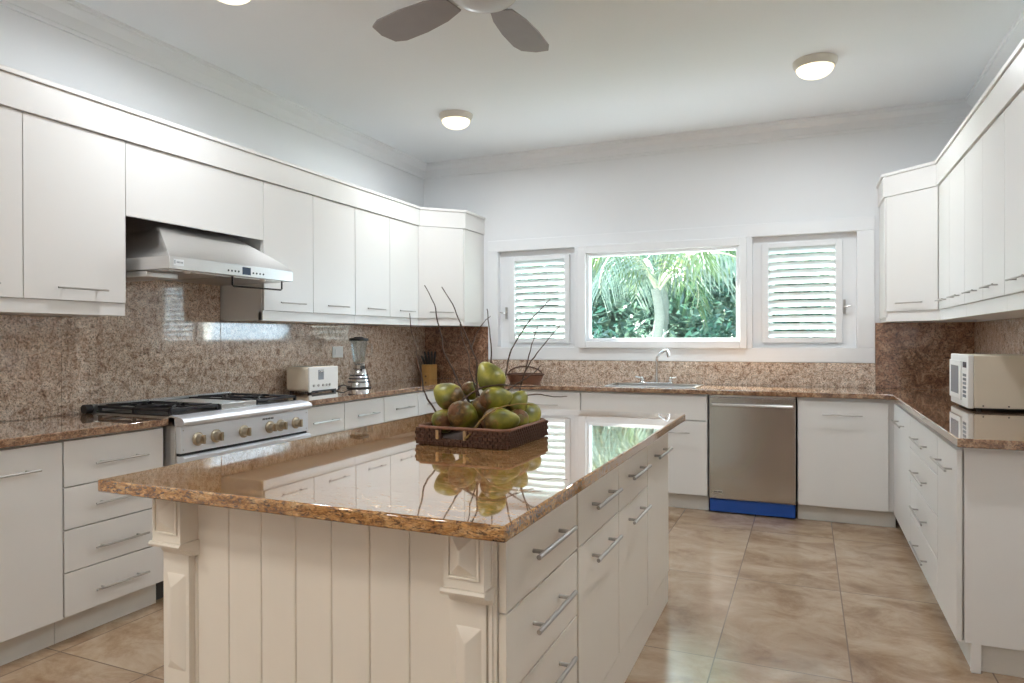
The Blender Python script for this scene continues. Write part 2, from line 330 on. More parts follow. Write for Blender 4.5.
gx0, gx1, gz0, gz1 = -1.772, -0.530, 1.297, 2.018
def frame(y0, y1, a0, a1, b0, b1, i0, i1, j0, j1):
    return MB().box(a0, i0, y0, y1, b0, b1).box(i1, a1, y0, y1, b0, b1).box(i0, i1, y0, y1, b0, j0).box(i0, i1, y0, y1, j1, b1)
obj('window_frame', frame(YB - 0.06, YB + 0.055, WX[1][0], WX[1][1], WZ0 - 0.005, WZ1, -1.80, -0.50, 1.272, 2.045), TRIM, t, 0.004)
obj('sash', frame(YB - 0.035, YB + 0.045, -1.80, -0.50, 1.272, 2.045, gx0, gx1, gz0, gz1), TRIM, t, 0.003)
obj('pane', B(gx0, gx1, YB + 0.012, YB + 0.018, gz0, gz1), GLASS, t, smooth=0)
# ------------------------------------------------------------------ backsplash slabs
def slab(name, mb, mat, label):
    o = obj(name, mb, mat, bevel=0.0015); tag(o, label, 'backsplash'); return o
g = 0.018; e_ = 0.0006
slab('backsplash', B(XL + 0.0015, XL + g, 0.9, 2.275, CT, 1.4115), GS, 'granite backsplash slab left of the cooktop under the first wall cabinet')
slab('backsplash', B(XL + 0.0015, XL + g, 2.277, 3.30, CT, 2.25), GS, 'tall granite slab rising behind the cooktop up to the hood')
slab('backsplash', B(XL + 0.0015, XL + g, 3.302, YB, CT, 1.4115), GS, 'granite backsplash slab behind the toaster and blender')
slab('backsplash', B(XL + g, -2.772, YB - g, YB - 0.0015, CT, 1.4115), GS2, 'dark granite slab behind the knife block in the corner')
slab('backsplash', B(-2.772, 0.477, YB - g, YB - 0.0015, CT, 1.098), GS, 'low granite upstand under the windows behind the sink')
slab('backsplash', B(0.477, XR - g, YB - g, YB - 0.0015, CT, 1.4045), GS2, 'brown granite slab right of the windows behind the microwave')
slab('backsplash', B(XR - g, XR - 0.0015, 3.05, YB, CT, 1.4045), GS, 'granite slab on the right wall beside the microwave')

# ------------------------------------------------------------------ wall cabinets
UF = -3.113; DZ0, DZ1, RZ = 1.475, 2.280, 1.412
def wall_cab_left(y0, y1, doors, label):
    t = thing('wall_cabinet', (XL, (y0 + y1) / 2, RZ), label, 'wall cabinet')
    obj('carcass', B(XL + 0.001, UF - 0.021, y0, y1, RZ + 0.001, DZ1 + 0.002), WHITE, t, 0.001)
    obj('light_rail', B(UF - 0.045, UF - 0.009, y0, y1, RZ, DZ0 - 0.0015), WHITE, t, 0.001)
    for a, b in doors:
        d = obj('door', B(UF - 0.02, UF, a + 0.002, b - 0.002, DZ0, DZ1), WHITE, t, 0.0015)
        handle(d, (UF, (a + b) / 2 + 0.01, DZ0 + 0.055), (0, 1, 0), (1, 0, 0), 0.24, 0.0045, 0.028)
wall_cab_left(1.41, 2.372, [(1.41, 1.885), (1.885, 2.372)], 'white two-door wall cabinet left of the range hood')
wall_cab_left(0.90, 1.408, [(0.90, 1.408)], 'white wall cabinet at the left edge of the photo')
wall_cab_left(3.313, 4.255, [(3.313, 3.780), (3.780, 4.255)], 'white two-door wall cabinet right of the range hood')
wall_cab_left(4.257, 5.170, [(4.257, 4.722), (4.722, 5.170)], 'white two-door wall cabinet between hood-side cabinet and left corner cabinet')
t = thing('bridge_cabinet', (XL, 2.835, 1.91), 'shallow white cabinet bridging over the range hood', 'wall cabinet')
obj('carcass', B(XL + g + 0.001, UF - 0.021, 2.374, 3.311, 2.252, DZ1 + 0.002), WHITE, t, 0.001)
obj('fascia_panel', B(UF - 0.02, UF - 0.001, 2.374, 3.311, 1.912, DZ1), WHITE, t, 0.0015)

def diag(p0, p1, z0, z1, th):                     # slab on a line, growing to the right-hand side of p0->p1
    d = Vector((p1[0] - p0[0], p1[1] - p0[1])).normalized(); nrm = Vector((d.y, -d.x)) * th
    return MB().prism([p0, (p0[0] + nrm.x, p0[1] + nrm.y), (p1[0] + nrm.x, p1[1] + nrm.y), p1], z0, z1)
# left corner, door set at 45 degrees
a0, a1 = (-3.130, 5.178), (-2.838, 5.490)
t = thing('corner_cabinet', (-3.2, 5.6, RZ), 'white corner wall cabinet with angled door above the knife block', 'wall cabinet')
obj('carcass', MB().prism([(XL + g, 5.172), a0, a1, (-2.838, YB - 0.001), (XL + g, YB - 0.001)], RZ + 0.03, DZ1 + 0.002), WHITE, t, 0.001)
obj('light_rail', MB().prism([(-3.16, 5.172), (-3.124, 5.172), (-2.832, 5.484), (-2.832, YB - 0.002), (-2.870, YB - 0.002), (-2.870, 5.50)], RZ, DZ0 - 0.0015), WHITE, t, 0.001)
dr = obj('door', diag((-3.126, 5.181), (-2.846, 5.481), DZ0, DZ1, 0.02), WHITE, t, 0.0015)
nd = Vector((0.312, -0.292, 0)).normalized()
handle(dr, Vector((-2.987, 5.330, DZ0 + 0.055)) + nd * 0.02, (0.262, 0.280, 0), nd, 0.22, 0.0045, 0.028)
obj('end_panel', B(-2.840, -2.822, 5.478, YB - 0.001, RZ + 0.03, DZ1), WHITE, t, 0.001)
# cornice along the left run
m = MB(); m.prism([(XL, 0.9), (UF + 0.012, 0.9), (UF + 0.012, 5.176), (-2.812, 5.478), (-2.812, YB - 0.002), (XL, YB - 0.002)], DZ1 + 0.0025, 2.425)
m.prism([(XL, 0.9), (UF + 0.022, 0.9), (UF + 0.022, 5.172), (-2.802, 5.474), (-2.802, YB - 0.002), (XL, YB - 0.002)], 2.425, 2.447)
tag(obj('cornice_board', m, WHITE, bevel=0.002), 'long white cornice board topping the left wall cabinets', 'cornice')

UR = 0.790
def wall_cab_right(y0, y1, doors, label):
    t = thing('wall_cabinet', (XR, (y0 + y1) / 2, 1.405), label, 'wall cabinet')
    obj('carcass', B(UR + 0.021, XR - 0.001, y0, y1, 1.406, DZ1 + 0.002), WHITE, t, 0.001)
    obj('light_rail', B(UR + 0.009, UR + 0.045, y0, y1, 1.405, DZ0 - 0.0015), WHITE, t, 0.001)
    for a, b in doors:
        d = obj('door', B(UR, UR + 0.02, a + 0.002, b - 0.002, DZ0, DZ1), WHITE, t, 0.0015)
        handle(d, (UR, (a + b) / 2, DZ0 + 0.055), (0, 1, 0), (-1, 0, 0), 0.24, 0.0045, 0.028)
wall_cab_right(4.405, 5.205, [(4.405, 4.845), (4.845, 5.205)], 'white two-door wall cabinet next to the right corner cabinet')
wall_cab_right(3.585, 4.403, [(3.585, 3.985), (3.985, 4.403)], 'white two-door wall cabinet above the microwave')
wall_cab_right(3.05, 3.583, [(3.05, 3.583)], 'white wall cabinet at the right edge of the photo')
b0, b1 = (0.522, 5.500), (0.806, 5.212)
t = thing('corner_cabinet', (0.85, 5.6, 1.405), 'white corner wall cabinet with angled door right of the windows', 'wall cabinet')
obj('carcass', MB().prism([b0, b1, (XR - 0.001, 5.207), (XR - 0.001, YB - 0.001), (0.522, YB - 0.001)], 1.435, DZ1 + 0.002), WHITE, t, 0.001)
obj('light_rail', MB().prism([(0.514, 5.492), (0.799, 5.207), (0.840, 5.207), (0.556, 5.512), (0.556, YB - 0.002), (0.514, YB - 0.002)], 1.405, DZ0 - 0.0015), WHITE, t, 0.001)
dr = obj('door', diag((0.530, 5.490), (0.799, 5.219), DZ0, DZ1, 0.02), WHITE, t, 0.0015)
nd = Vector((-0.256, -0.254, 0)).normalized()
handle(dr, Vector((0.665, 5.354, DZ0 + 0.055)) + nd * 0.02, (0.254, -0.256, 0), nd, 0.20, 0.0045, 0.028)
obj('end_panel', B(0.505, 0.523, 5.485, YB - 0.001, 1.435, DZ1), WHITE, t, 0.001)
m = MB(); m.prism([(XR, 3.05), (XR, YB - 0.002), (0.495, YB - 0.002), (0.495, 5.485), (UR - 0.012, 5.205), (UR - 0.012, 3.05)], DZ1 + 0.0025, 2.425)
m.prism([(XR, 3.05), (XR, YB - 0.002), (0.485, YB - 0.002), (0.485, 5.481), (UR - 0.022, 5.201), (UR - 0.022, 3.05)], 2.425, 2.447)
tag(obj('cornice_board', m, WHITE, bevel=0.002), 'white cornice board topping the right wall cabinets', 'cornice')

# ------------------------------------------------------------------ base cabinets
LF = -2.877; TK = 0.112; DT = 0.866
def base_left(y0, y1, fronts, label, toe=True):
    t = thing('base_cabinet', (-3.1, (y0 + y1) / 2, 0), label, 'base cabinet')
    obj('carcass', B(XL + 0.001, LF - 0.021, y0, y1, TK, CB), WHITE, t, 0.001)
    obj('toe_kick', B(-2.96, -2.94, y0, y1, 0, TK), TOE, t)
    for kind, a, b, z0, z1, hz in fronts:
        d = obj(kind, B(LF - 0.02, LF, a + 0.0025, b - 0.0025, z0 + 0.002, z1 - 0.002), WHITE, t, 0.0015)
        if hz: handle(d, (LF, (a + b) / 2 + 0.01, hz), (0, 1, 0), (1, 0, 0), 0.26, 0.005, 0.03)
base_left(0.9, 1.40, [('door', 0.9, 1.40, 0.115, DT, 0.765)], 'white base cabinet at the left edge of the photo, single door')
base_left(1.402, 1.897, [('door', 1.402, 1.897, 0.115, DT, 0.765)], 'white single-door base cabinet left of the four-drawer cabinet')
base_left(1.899, 2.392, [('drawer', 1.899, 2.388, 0.668, DT, 0.755), ('drawer', 1.899, 2.388, 0.487, 0.667, 0.578), ('drawer', 1.899, 2.388, 0.306, 0.486, 0.385), ('drawer', 1.899, 2.388, 0.118, 0.305, 0.200)], 'white four-drawer base cabinet left of the rangetop')
base_left(3.345, 4.28, [('drawer', 3.345, 3.808, 0.676, DT, 0.762), ('drawer', 3.808, 4.28, 0.676, DT, 0.762), ('door', 3.345, 3.808, 0.115, 0.675, 0.60), ('door', 3.808, 4.28, 0.115, 0.675, 0.60)], 'white base cabinet with two top drawers right of the rangetop')
base_left(4.282, 5.235, [('drawer', 4.282, 4.765, 0.676, DT, 0.762), ('drawer', 4.765, 5.222, 0.676, DT, 0.762), ('door', 4.282, 4.765, 0.115, 0.675, 0.60), ('door', 4.765, 5.222, 0.115, 0.675, 0.60)], 'white base cabinet with two top drawers in the left corner')
t = thing('base_cabinet', (-3.1, 2.87, 0), 'base cabinet carrying the steel rangetop, behind the island', 'base cabinet')
obj('carcass', B(XL + 0.001, -2.93, 2.40, 3.343, TK, 0.665), WHITE, t, 0.001); obj('toe_kick', B(-2.99, -2.97, 2.40, 3.343, 0, TK), GAP, t)
for a, b in ((2.42, 2.87), (2.87, 3.33)):
    d = obj('door', B(-2.929, -2.91, a + 0.002, b - 0.002, 0.118, 0.66), WHITE, t, 0.0015); handle(d, (-2.91, (a + b) / 2, 0.6), (0, 1, 0), (1, 0, 0), 0.26, 0.005)

BF = 5.243
def base_back(x0, x1, fronts, label):
    t = thing('base_cabinet', ((x0 + x1) / 2, 5.55, 0), label, 'base cabinet')
    obj('carcass', B(x0, x1, BF + 0.021, YB - 0.001, TK, CB - 0.0005 if 'sink' not in label else 0.66), WHITE, t, 0.001)
    if 'sink' in label: obj('top_rail', MB().box(x0, x1, BF + 0.021, BF + 0.05, 0.66, CB), WHITE, t)
    obj('toe_kick', B(x0, x1, 5.305, 5.325, 0, TK), TOE, t)
    for kind, a, b, z0, z1, h in fronts:
        d = obj(kind, B(a + 0.002, b - 0.002, BF, BF + 0.02, z0 + 0.002, z1 - 0.002), WHITE, t, 0.0015)
        if h: handle(d, (h[0], BF, h[1]), (1, 0, 0), (0, -1, 0), h[2], 0.005, 0.03)
base_back(-2.852, -1.665, [('door', -2.60, -2.255, 0.115, 0.862, None), ('door', -2.255, -1.667, 0.115, 0.862, (-1.975, 0.757, 0.26))], 'white base cabinet on the back wall left of the sink cabinet')
base_back(-1.663, -0.680, [('false_front', -1.660, -0.682, 0.676, 0.862, None), ('door', -1.660, -1.172, 0.118, 0.674, (-1.30, 0.584, 0.2)), ('door', -1.172, -0.682, 0.118, 0.674, (-0.905, 0.584, 0.2))], 'white base cabinet under the sink')
base_back(-0.062, 0.552, [('door', -0.060, 0.506, 0.113, 0.852, (0.222, 0.760, 0.25))], 'white single-door base cabinet right of the dishwasher')

RF = 0.532
def base_right(y0, y1, fronts, label, end=False):
    t = thing('base_cabinet', (0.85, (y0 + y1) / 2, 0), label, 'base cabinet')
    obj('carcass', B(RF + 0.021, XR - 0.001, y0 + (0.02 if end else 0), y1, TK, CB - 0.001), WHITE, t, 0.001)
    obj('toe_kick', B(0.585, 0.605, y0 + (0.03 if end else 0), y1, 0, TK), TOE, t)
    for kind, a, b, z0, z1, hz, hl in fronts:
        d = obj(kind, B(RF, RF + 0.019, a + 0.0025, b - 0.0025, z0 + 0.002, z1 - 0.002), WHITE, t, 0.0015)
        if hz: handle(d, (RF, (a + b) / 2, hz), (0, 1, 0), (-1, 0, 0), hl, 0.005, 0.032)
    if end:
        m = MB().box(RF + 0.026, XR - 0.001, y0, y0 + 0.019, TK, CB - 0.001).box(0.580, 0.612, y0, y0 + 0.019, 0, TK)
        obj('end_panel', m, WHITE, t, 0.001); obj('toe_kick', B(0.612, XR - 0.001, y0 + 0.03, y0 + 0.045, 0, TK), TOE, t)
base_right(3.117, 3.539, [('door', 3.117, 3.539, 0.113, 0.856, 0.765, 0.34)], 'white end base cabinet nearest on the right, below the microwave end of counter', True)
base_right(3.541, 4.412, [('drawer', 3.541, 4.412, 0.676, 0.856, 0.762, 0.40), ('drawer', 3.541, 4.412, 0.490, 0.675, 0.585, 0.40), ('drawer', 3.541, 4.412, 0.303, 0.489, 0.395, 0.40), ('drawer', 3.541, 4.412, 0.113, 0.302, 0.205, 0.40)], 'white four-drawer base cabinet in the right-hand run')
base_right(4.414, 5.24, [('door', 4.414, 5.205, 0.113, 0.856, 0.762, 0.40)], 'white single-door base cabinet in the right corner')

# ------------------------------------------------------------------ counters
m = MB(); m.box(XL + g, -2.853, 0.9, 2.398, CB, CT)
tag(obj('countertop', m, GC, bevel=0.004), 'brown granite countertop left of the rangetop', 'countertop')
SX0, SX1, SY0, SY1 = -1.50, -0.78, 5.36, 5.78
ys, xs = 5.224, 0.523
m = MB(); poly = [(XL + g, 3.347), (-2.853, 3.347), (-2.853, ys), (SX0 + 0.02, ys), (SX0 + 0.02, YB - g), (XL + g, YB - g)]; m.prism(poly, CB, CT)
m.prism([(SX1 - 0.02, ys), (xs, ys), (xs, 3.046), (XR - g, 3.046), (XR - g, YB - g), (SX1 - 0.02, YB - g)], CB, CT)
m.box(SX0 + 0.02, SX1 - 0.02, ys, SY0 + 0.02, CB, CT).box(SX0 + 0.02, SX1 - 0.02, SY1 - 0.09, YB - g, CB, CT)
tag(obj('countertop', m, GC, bevel=0.004), 'U-shaped brown granite countertop around the back of the room holding the sink', 'countertop')

# ------------------------------------------------------------------ sink and tap
t = thing('sink', ((SX0 + SX1) / 2, 5.57, 0.75), 'stainless steel drop-in sink below the picture window', 'sink')
m = frame(0, 1, 0, 0, 0, 0, 0, 0, 0, 0); m = MB()
zt = CT + 0.006
m.box(SX0, SX0 + 0.03, SY0, SY1, CT, zt).box(SX1 - 0.03, SX1, SY0, SY1, CT, zt).box(SX0 + 0.03, SX1 - 0.03, SY0, SY0 + 0.03, CT, zt).box(SX0 + 0.03, SX1 - 0.03, SY1 - 0.1, SY1, CT, zt)
obj('rim', m, STEEL, t, 0.002)
m = MB(); x0, x1, y0, y1 = SX0 + 0.03, SX1 - 0.03, SY0 + 0.03, SY1 - 0.1; zb = 0.73; q = 0.02
m.box(x0 - 0.004, x0, y0, y1, zb, CT + 0.004).box(x1, x1 + 0.004, y0, y1, zb, CT + 0.004).box(x0, x1, y0 - 0.004, y0, zb, CT + 0.004).box(x0, x1, y1, y1 + 0.004, zb, CT + 0.004).box(x0, x1, y0, y1, zb - 0.004, zb)
obj('bowl', m, STEEL, t); obj('drain', MB().lathe([(0.0, 0.731), (0.04, 0.731), (0.042, 0.735), (0.03, 0.734), (0.0, 0.733)], ((x0 + x1) / 2, (y0 + y1) / 2, 0), 20), CHROME, t)
t = thing('kitchen_tap', (-1.155, 5.745, zt), 'chrome gooseneck kitchen tap with two lever handles behind the sink', 'tap')
ty = 5.735
obj('base_plate', MB().box(-1.30, -1.02, ty - 0.03, ty + 0.03, zt, zt + 0.012), CHROME, t, 0.004)
obj('spout', MB().tube([(-1.155, ty, zt + 0.01), (-1.155, ty, 1.0), (-1.155, ty, 1.10), (-1.148, ty - 0.004, 1.135), (-1.125, ty - 0.015, 1.165), (-1.085, ty - 0.04, 1.192), (-1.06, ty - 0.055, 1.195), (-1.05, ty - 0.06, 1.18), (-1.043, ty - 0.066, 1.14)], [0.016, 0.012, 0.011, 0.011, 0.011, 0.011, 0.012, 0.013, 0.012], 12), CHROME, t)
for x, d in ((-1.275, -1), (-1.04, 1)):
    k = obj('tap_handle', MB().lathe([(0.022, zt + 0.01), (0.02, zt + 0.03), (0.014, zt + 0.036), (0.014, zt + 0.05), (0.008, zt + 0.055)], (x, ty, 0), 16).tube([(x, ty, zt + 0.045), (x + d * 0.03, ty - 0.01, zt + 0.052), (x + d * 0.055, ty - 0.02, zt + 0.056)], 0.006, 8), CHROME, t)

# ------------------------------------------------------------------ dishwasher
t = thing('dishwasher', (-0.37, 5.5, 0), 'stainless steel dishwasher with blue film along its foot', 'dishwasher')
obj('tub', B(-0.668, -0.072, BF + 0.03, 5.82, 0.10, 0.862), GAP, t); obj('top_strip', B(-0.664, -0.076, BF + 0.004, BF + 0.03, 0.860, 0.873), STEEL, t)
obj('door', B(-0.666, -0.074, BF - 0.012, BF + 0.028, 0.112, 0.858), STEELD, t, 0.003)
obj('handle', MB().cyl((-0.648, BF - 0.045, 0.806), (-0.090, BF - 0.045, 0.806), 0.010, 14).box(-0.645, -0.630, BF - 0.045, BF - 0.012, 0.799, 0.813).box(-0.108, -0.093, BF - 0.045, BF - 0.012, 0.799, 0.813), STEEL, t, 0.001)
obj('kick_panel', B(-0.664, -0.078, BF + 0.012, BF + 0.028, 0.012, 0.104), BLUE, t)['label'] = 'kick panel still in blue protective film'
m = MB().box(-0.640, -0.575, BF - 0.0135, BF - 0.012, 0.150, 0.172)
bd = obj('brand_badge', m, STEEL, t)
m = MB()
for i in range(6): m.box(-0.634 + i * 0.0095, -0.628 + i * 0.0095, BF - 0.0145, BF - 0.0135, 0.156, 0.166)
obj('badge_lettering', m, BLACKP, bd)

# ------------------------------------------------------------------ rangetop
ry0, ry1 = 2.406, 3.338; RX = -2.79
t = thing('gas_rangetop', (-3.1, 2.87, 0.67), 'stainless steel gas rangetop with six knobs and centre griddle', 'cooktop')
obj('body', B(-3.44, -2.822, ry0, ry1, 0.672, 0.915), STEEL, t, 0.002)
obj('control_panel', B(-2.822, RX, ry0 + 0.006, ry1 - 0.004, 0.738, 0.868), STEELH, t, 0.002)
m = MB(); prof = [(-2.83, 0.872), (RX + 0.012, 0.872), (RX + 0.026, 0.880), (RX + 0.030, 0.892), (RX + 0.022, 0.905), (RX + 0.004, 0.914), (-2.85, 0.922), (-2.87, 0.916)]
M = Matrix(((1, 0, 0, 0), (0, 0, 1, 0), (0, 1, 0, 0), (0, 0, 0, 1)))
m.prism(prof, ry0, ry1, M); obj('bullnose', m, STEELH, t)
m = MB(); m.prism([(-2.84, 0.690), (RX + 0.008, 0.690), (RX + 0.022, 0.700), (RX + 0.022, 0.716), (RX + 0.008, 0.724), (-2.84, 0.724)], ry0 + 0.01, ry1 - 0.004, M); obj('drip_tray_front', m, STEELH, t)
obj('shadow_gap', B(-2.85, -2.80, ry0 + 0.008, ry1 - 0.006, 0.724, 0.738), BLACK, t)
for ky in (2.513, 2.627, 2.815, 3.010, 3.095, 3.224):
    Mk = Matrix.Translation((RX, ky, 0.798)) @ Matrix.Rotation(math.pi / 2, 4, 'Y')
    k = obj('knob', MB().lathe([(0.034, 0), (0.034, 0.006), (0.028, 0.010), (0.024, 0.012), (0.022, 0.034), (0.018, 0.038), (0.0, 0.038)], M=Mk, n=20), BRASS, t)
    obj('grip', MB().box(RX + 0.03, RX + 0.05, ky - 0.006, ky + 0.006, 0.776, 0.820), BRASS, k, 0.002)
m = MB()
for i in range(7): m.prism([(0, 0), (0.0075, 0), (0.010, 0.010), (0.0025, 0.010)], 0, 0.0012, Matrix.Translation((RX, 2.955 + i * 0.0125, 0.842)) @ Matrix(((0, 0, 1, 0), (1, 0, 0, 0), (0, 1, 0, 0), (0, 0, 0, 1))))
obj('brand_lettering', m, BLACKP, t)
m = MB()
for ky in (ry0 + 0.02, ry1 - 0.02):
    for kz in (0.755, 0.85): m.cyl((RX - 0.001, ky, kz), (RX + 0.002, ky, kz), 0.003, 8)
obj('screws', m, NICKEL, t)
obj('cooking_surface', B(-3.40, -2.86, ry0 + 0.012, ry1 - 0.012, 0.915, 0.922), BLACK, t, 0.001)
# griddle in the middle, rear vent rail
obj('griddle', MB().box(-3.36, -2.90, 2.735, 2.985, 0.925, 0.945).box(-2.90, -2.862, 2.735, 2.985, 0.918, 0.950), STEEL, t, 0.003)
m = MB(); m.box(-3.445, -3.405, ry0, ry1, 0.915, 0.952)
for i in range(58): y = ry0 + 0.012 + i * 0.016; m.box(-3.437, -3.413, y, y + 0.009, 0.952, 0.957)
obj('rear_vent', m, STEEL, t)
obj('rear_end_cap', MB().cyl((-3.425, ry0 - 0.04, 0.935), (-3.425, ry0 - 0.002, 0.935), 0.024, 14), BLACKP, t)
for a, b in ((2.420, 2.728), (2.992, 3.328)):
    gm = MB(); z0, z1 = 0.925, 0.952
    for x in (-3.385, -3.13, -2.88): gm.box(x - 0.008, x + 0.008, a, b, z1 - 0.014, z1)
    for y in (a + 0.007, (a + b) / 2, b - 0.007): gm.box(-3.393, -2.872, y - 0.007, y + 0.007, z1 - 0.014, z1)
    for x in (-3.385, -3.13, -2.88):
        for y in (a + 0.007, b - 0.007): gm.box(x - 0.008, x + 0.008, y - 0.007, y + 0.007, 0.921, z1)
    for cx in (-3.257, -3.005):
        cy = (a + b) / 2
        for dx, dy in ((1, 1), (1, -1), (-1, 1), (-1, -1)):
            gm.tube([(cx + dx * 0.035, cy + dy * 0.04, z1 + 0.004), (cx + dx * 0.11, cy + dy * 0.125, z1)], 0.006, 6)
    obj('burner_grate', gm, IRON, t, 0.0015)
    for cx in (-3.257, -3.005):
        k = obj('burner', MB().lathe([(0.055, 0.921), (0.05, 0.930), (0.038, 0.933), (0.038, 0.940), (0.034, 0.944), (0.0, 0.944)], (cx, (a + b) / 2, 0), 20), BLACK, t)

# ------------------------------------------------------------------ range hood
t = thing('range_hood', (XL, 2.85, 1.645), 'stainless steel curved range hood over the rangetop', 'range hood')
hx, ha, hb = -2.862, 2.412, 3.288; hz0, hz1 = 1.642, 1.705
obj('lower_canopy', MB().box(XL + g, hx, ha, hb, hz0, hz1), STEEL, t, 0.002)
m = MB(); K = 9; N = 24
for k in range(K):
    u = k / (K - 1); z = hz1 + 0.29 * u
    ins = 0.27 * (u ** 1.15); fr = hx - 0.44 * (u ** 1.1)
    m.v += [(XL + g + 0.001, ha + ins * 0.7, z), (fr, ha + ins, z), (fr, hb - ins, z), (XL + g + 0.001, hb - ins * 0.7, z)]
for k in range(K - 1):
    for j in range(4): m.f.append((k * 4 + j, k * 4 + (j + 1) % 4, (k + 1) * 4 + (j + 1) % 4, (k + 1) * 4 + j))
m.f.append((3, 2, 1, 0)); m.f.append(tuple((K - 1) * 4 + j for j in range(4)))
obj('curved_canopy', m, STEEL, t, smooth=50)
obj('filter_panel', MB().box(XL + 0.05, hx - 0.04, ha + 0.03, 2.84, hz0 - 0.006, hz0).box(XL + 0.05, hx - 0.04, 2.86, hb - 0.03, hz0 - 0.006, hz0), NICKEL, t)
obj('oil_cup', MB().box(XL + 0.03, -3.02, ha + 0.002, 2.60, hz0 - 0.034, hz0 - 0.006), STEEL, t, 0.004)
obj('rail', MB().tube([(-2.90, 3.235, hz0), (-2.90, 3.235, hz0 - 0.045), (-2.90, 3.225, hz0 - 0.052), (-2.90, 2.86, hz0 - 0.055), (-2.90, 2.85, hz0 - 0.048), (-2.90, 2.85, hz0)], 0.005, 8), BLACKP, t)
obj('control_display', B(hx, hx + 0.002, 2.885, 2.945, hz0 + 0.010, hz0 + 0.052), DISPLAY, t)
m = MB()
for i in range(4):
    for s in (2.785 + i * 0.024, 2.965 + i * 0.026): m.cyl((hx - 0.001, s, hz0 + 0.024), (hx + 0.002, s, hz0 + 0.024), 0.0055, 10)
obj('buttons', m, BLACKP, t)
bd = obj('brand_badge', B(hx, hx + 0.0012, ha + 0.025, ha + 0.085, hz0 + 0.018, hz0 + 0.050), TRIM, t)
m = MB().box(hx, hx + 0.002, ha + 0.029, ha + 0.034, hz0 + 0.026, hz0 + 0.044)
for i in range(5): m.box(hx, hx + 0.002, ha + 0.042 + i * 0.008, ha + 0.047 + i * 0.008, hz0 + 0.030, hz0 + 0.039)
obj('badge_lettering', m, GREYP, bd)
for y in (2.55, 3.08): obj('lamp', MB().lathe([(0.0, hz0 - 0.012), (0.012, hz0 - 0.012), (0.018, hz0 - 0.005), (0.018, hz0)], (-2.90, y, 0), 12), WPLAST, t)

# ------------------------------------------------------------------ island
IF, IB, IX0, IX1 = 1.41, 3.39, -1.70, -0.625
t = thing('kitchen_island', (-1.16, 2.4, 0), 'cream kitchen island with beadboard front, drawers and doors on its right side', 'kitchen island')
obj('carcass', B(IX0 + 0.01, IX1 - 0.021, IF + 0.036, IB, 0.02, CB - 0.001), CREAM, t, 0.001)
m = MB(); prof = []                              # grooved front boards
edges = [IX0 + 0.012, -1.587, -1.470, -1.354, -1.237, -1.121, -1.004, -0.888, -0.772, -0.664]
m.box(edges[0], edges[-1], IF + 0.024, IF + 0.034, 0.0, CB - 0.001)
for a, b in zip(edges[:-1], edges[1:]):
    m.prism([(a + 0.0008, IF + 0.024), (a + 0.0008, IF + 0.019), (a + 0.003, IF + 0.0165), (b - 0.003, IF + 0.0165), (b - 0.0008, IF + 0.019), (b - 0.0008, IF + 0.024)], 0.0, CB - 0.001)
obj('beadboard_panel', m, CREAM, t, smooth=0)
def pyramid(m, x0, x1, z0, z1, y, d, w):          # raised field with mitred slopes on a -Y face
    cx, cz = (x0 + x1) / 2, (z0 + z1) / 2; w = min(w, (x1 - x0) / 2 - 0.002, (z1 - z0) / 2 - 0.002)
    m.add([(x0, y, z0), (x1, y, z0), (x1, y, z1), (x0, y, z1), (x0 + w, y - d, z0 + w), (x1 - w, y - d, z0 + w), (x1 - w, y - d, z1 - w), (x0 + w, y - d, z1 - w)],
          [(0, 1, 5, 4), (1, 2, 6, 5), (2, 3, 7, 6), (3, 0, 4, 7), (4, 5, 6, 7)])
for x0, x1 in ((-1.698, -1.598), (-0.766, -0.672)):
    m = MB(); m.box(x0, x1, IF - 0.004, IF + 0.02, 0.0, 0.72).box(x0 - 0.004, x1 + 0.004, IF - 0.012, IF + 0.02, 0.0, 0.12)
    pyramid(m, x0 + 0.016, x1 - 0.012, 0.355, 0.628, IF - 0.004, 0.020, 0.05)
    pl = obj('pilaster', m, CREAM, t, 0.0015)
    c0, c1 = x0 + 0.006, x1 + 0.014
    m = MB(); m.box(c0, c1, IF - 0.044, IF + 0.02, 0.728, CB - 0.001)
    Mx = Matrix(((0, 0, 1, 0), (1, 0, 0, 0), (0, 1, 0, 0), (0, 0, 0, 1)))
    m.prism([(IF + 0.02, 0.684), (IF - 0.004, 0.684), (IF - 0.010, 0.692), (IF - 0.014, 0.702), (IF - 0.034, 0.707), (IF - 0.050, 0.714), (IF - 0.054, 0.721), (IF - 0.050, 0.728), (IF + 0.02, 0.728)], c0 - 0.006, c1 + 0.006, Mx)
    m.box(c0 + 0.010, c0 + 0.016, IF - 0.050, IF - 0.044, 0.752, 0.862).box(c1 - 0.016, c1 - 0.010, IF - 0.050, IF - 0.044, 0.752, 0.862).box(c0 + 0.016, c1 - 0.016, IF - 0.050, IF - 0.044, 0.752, 0.758).box(c0 + 0.016, c1 - 0.016, IF - 0.050, IF - 0.044, 0.856, 0.862)
    pyramid(m, c0 + 0.016, c1 - 0.016, 0.758, 0.856, IF - 0.0445, 0.024, 0.05)
    obj('corbel', m, CREAM, pl, 0.001)
obj('corner_post', MB().box(-0.668, -0.647, IF - 0.002, IF + 0.03, 0, CB - 0.001).box(-0.662, -0.655, IF - 0.007, IF, 0, CB - 0.001), CREAM, t, 0.002)
obj('plinth', MB().box(IX1 - 0.03, IX1 - 0.004, IF + 0.01, IB, 0, 0.143).box(IX0 + 0.004, IX1 - 0.03, IB - 0.02, IB + 0.001, 0, 0.14), CREAM, t, 0.002)
fr = []
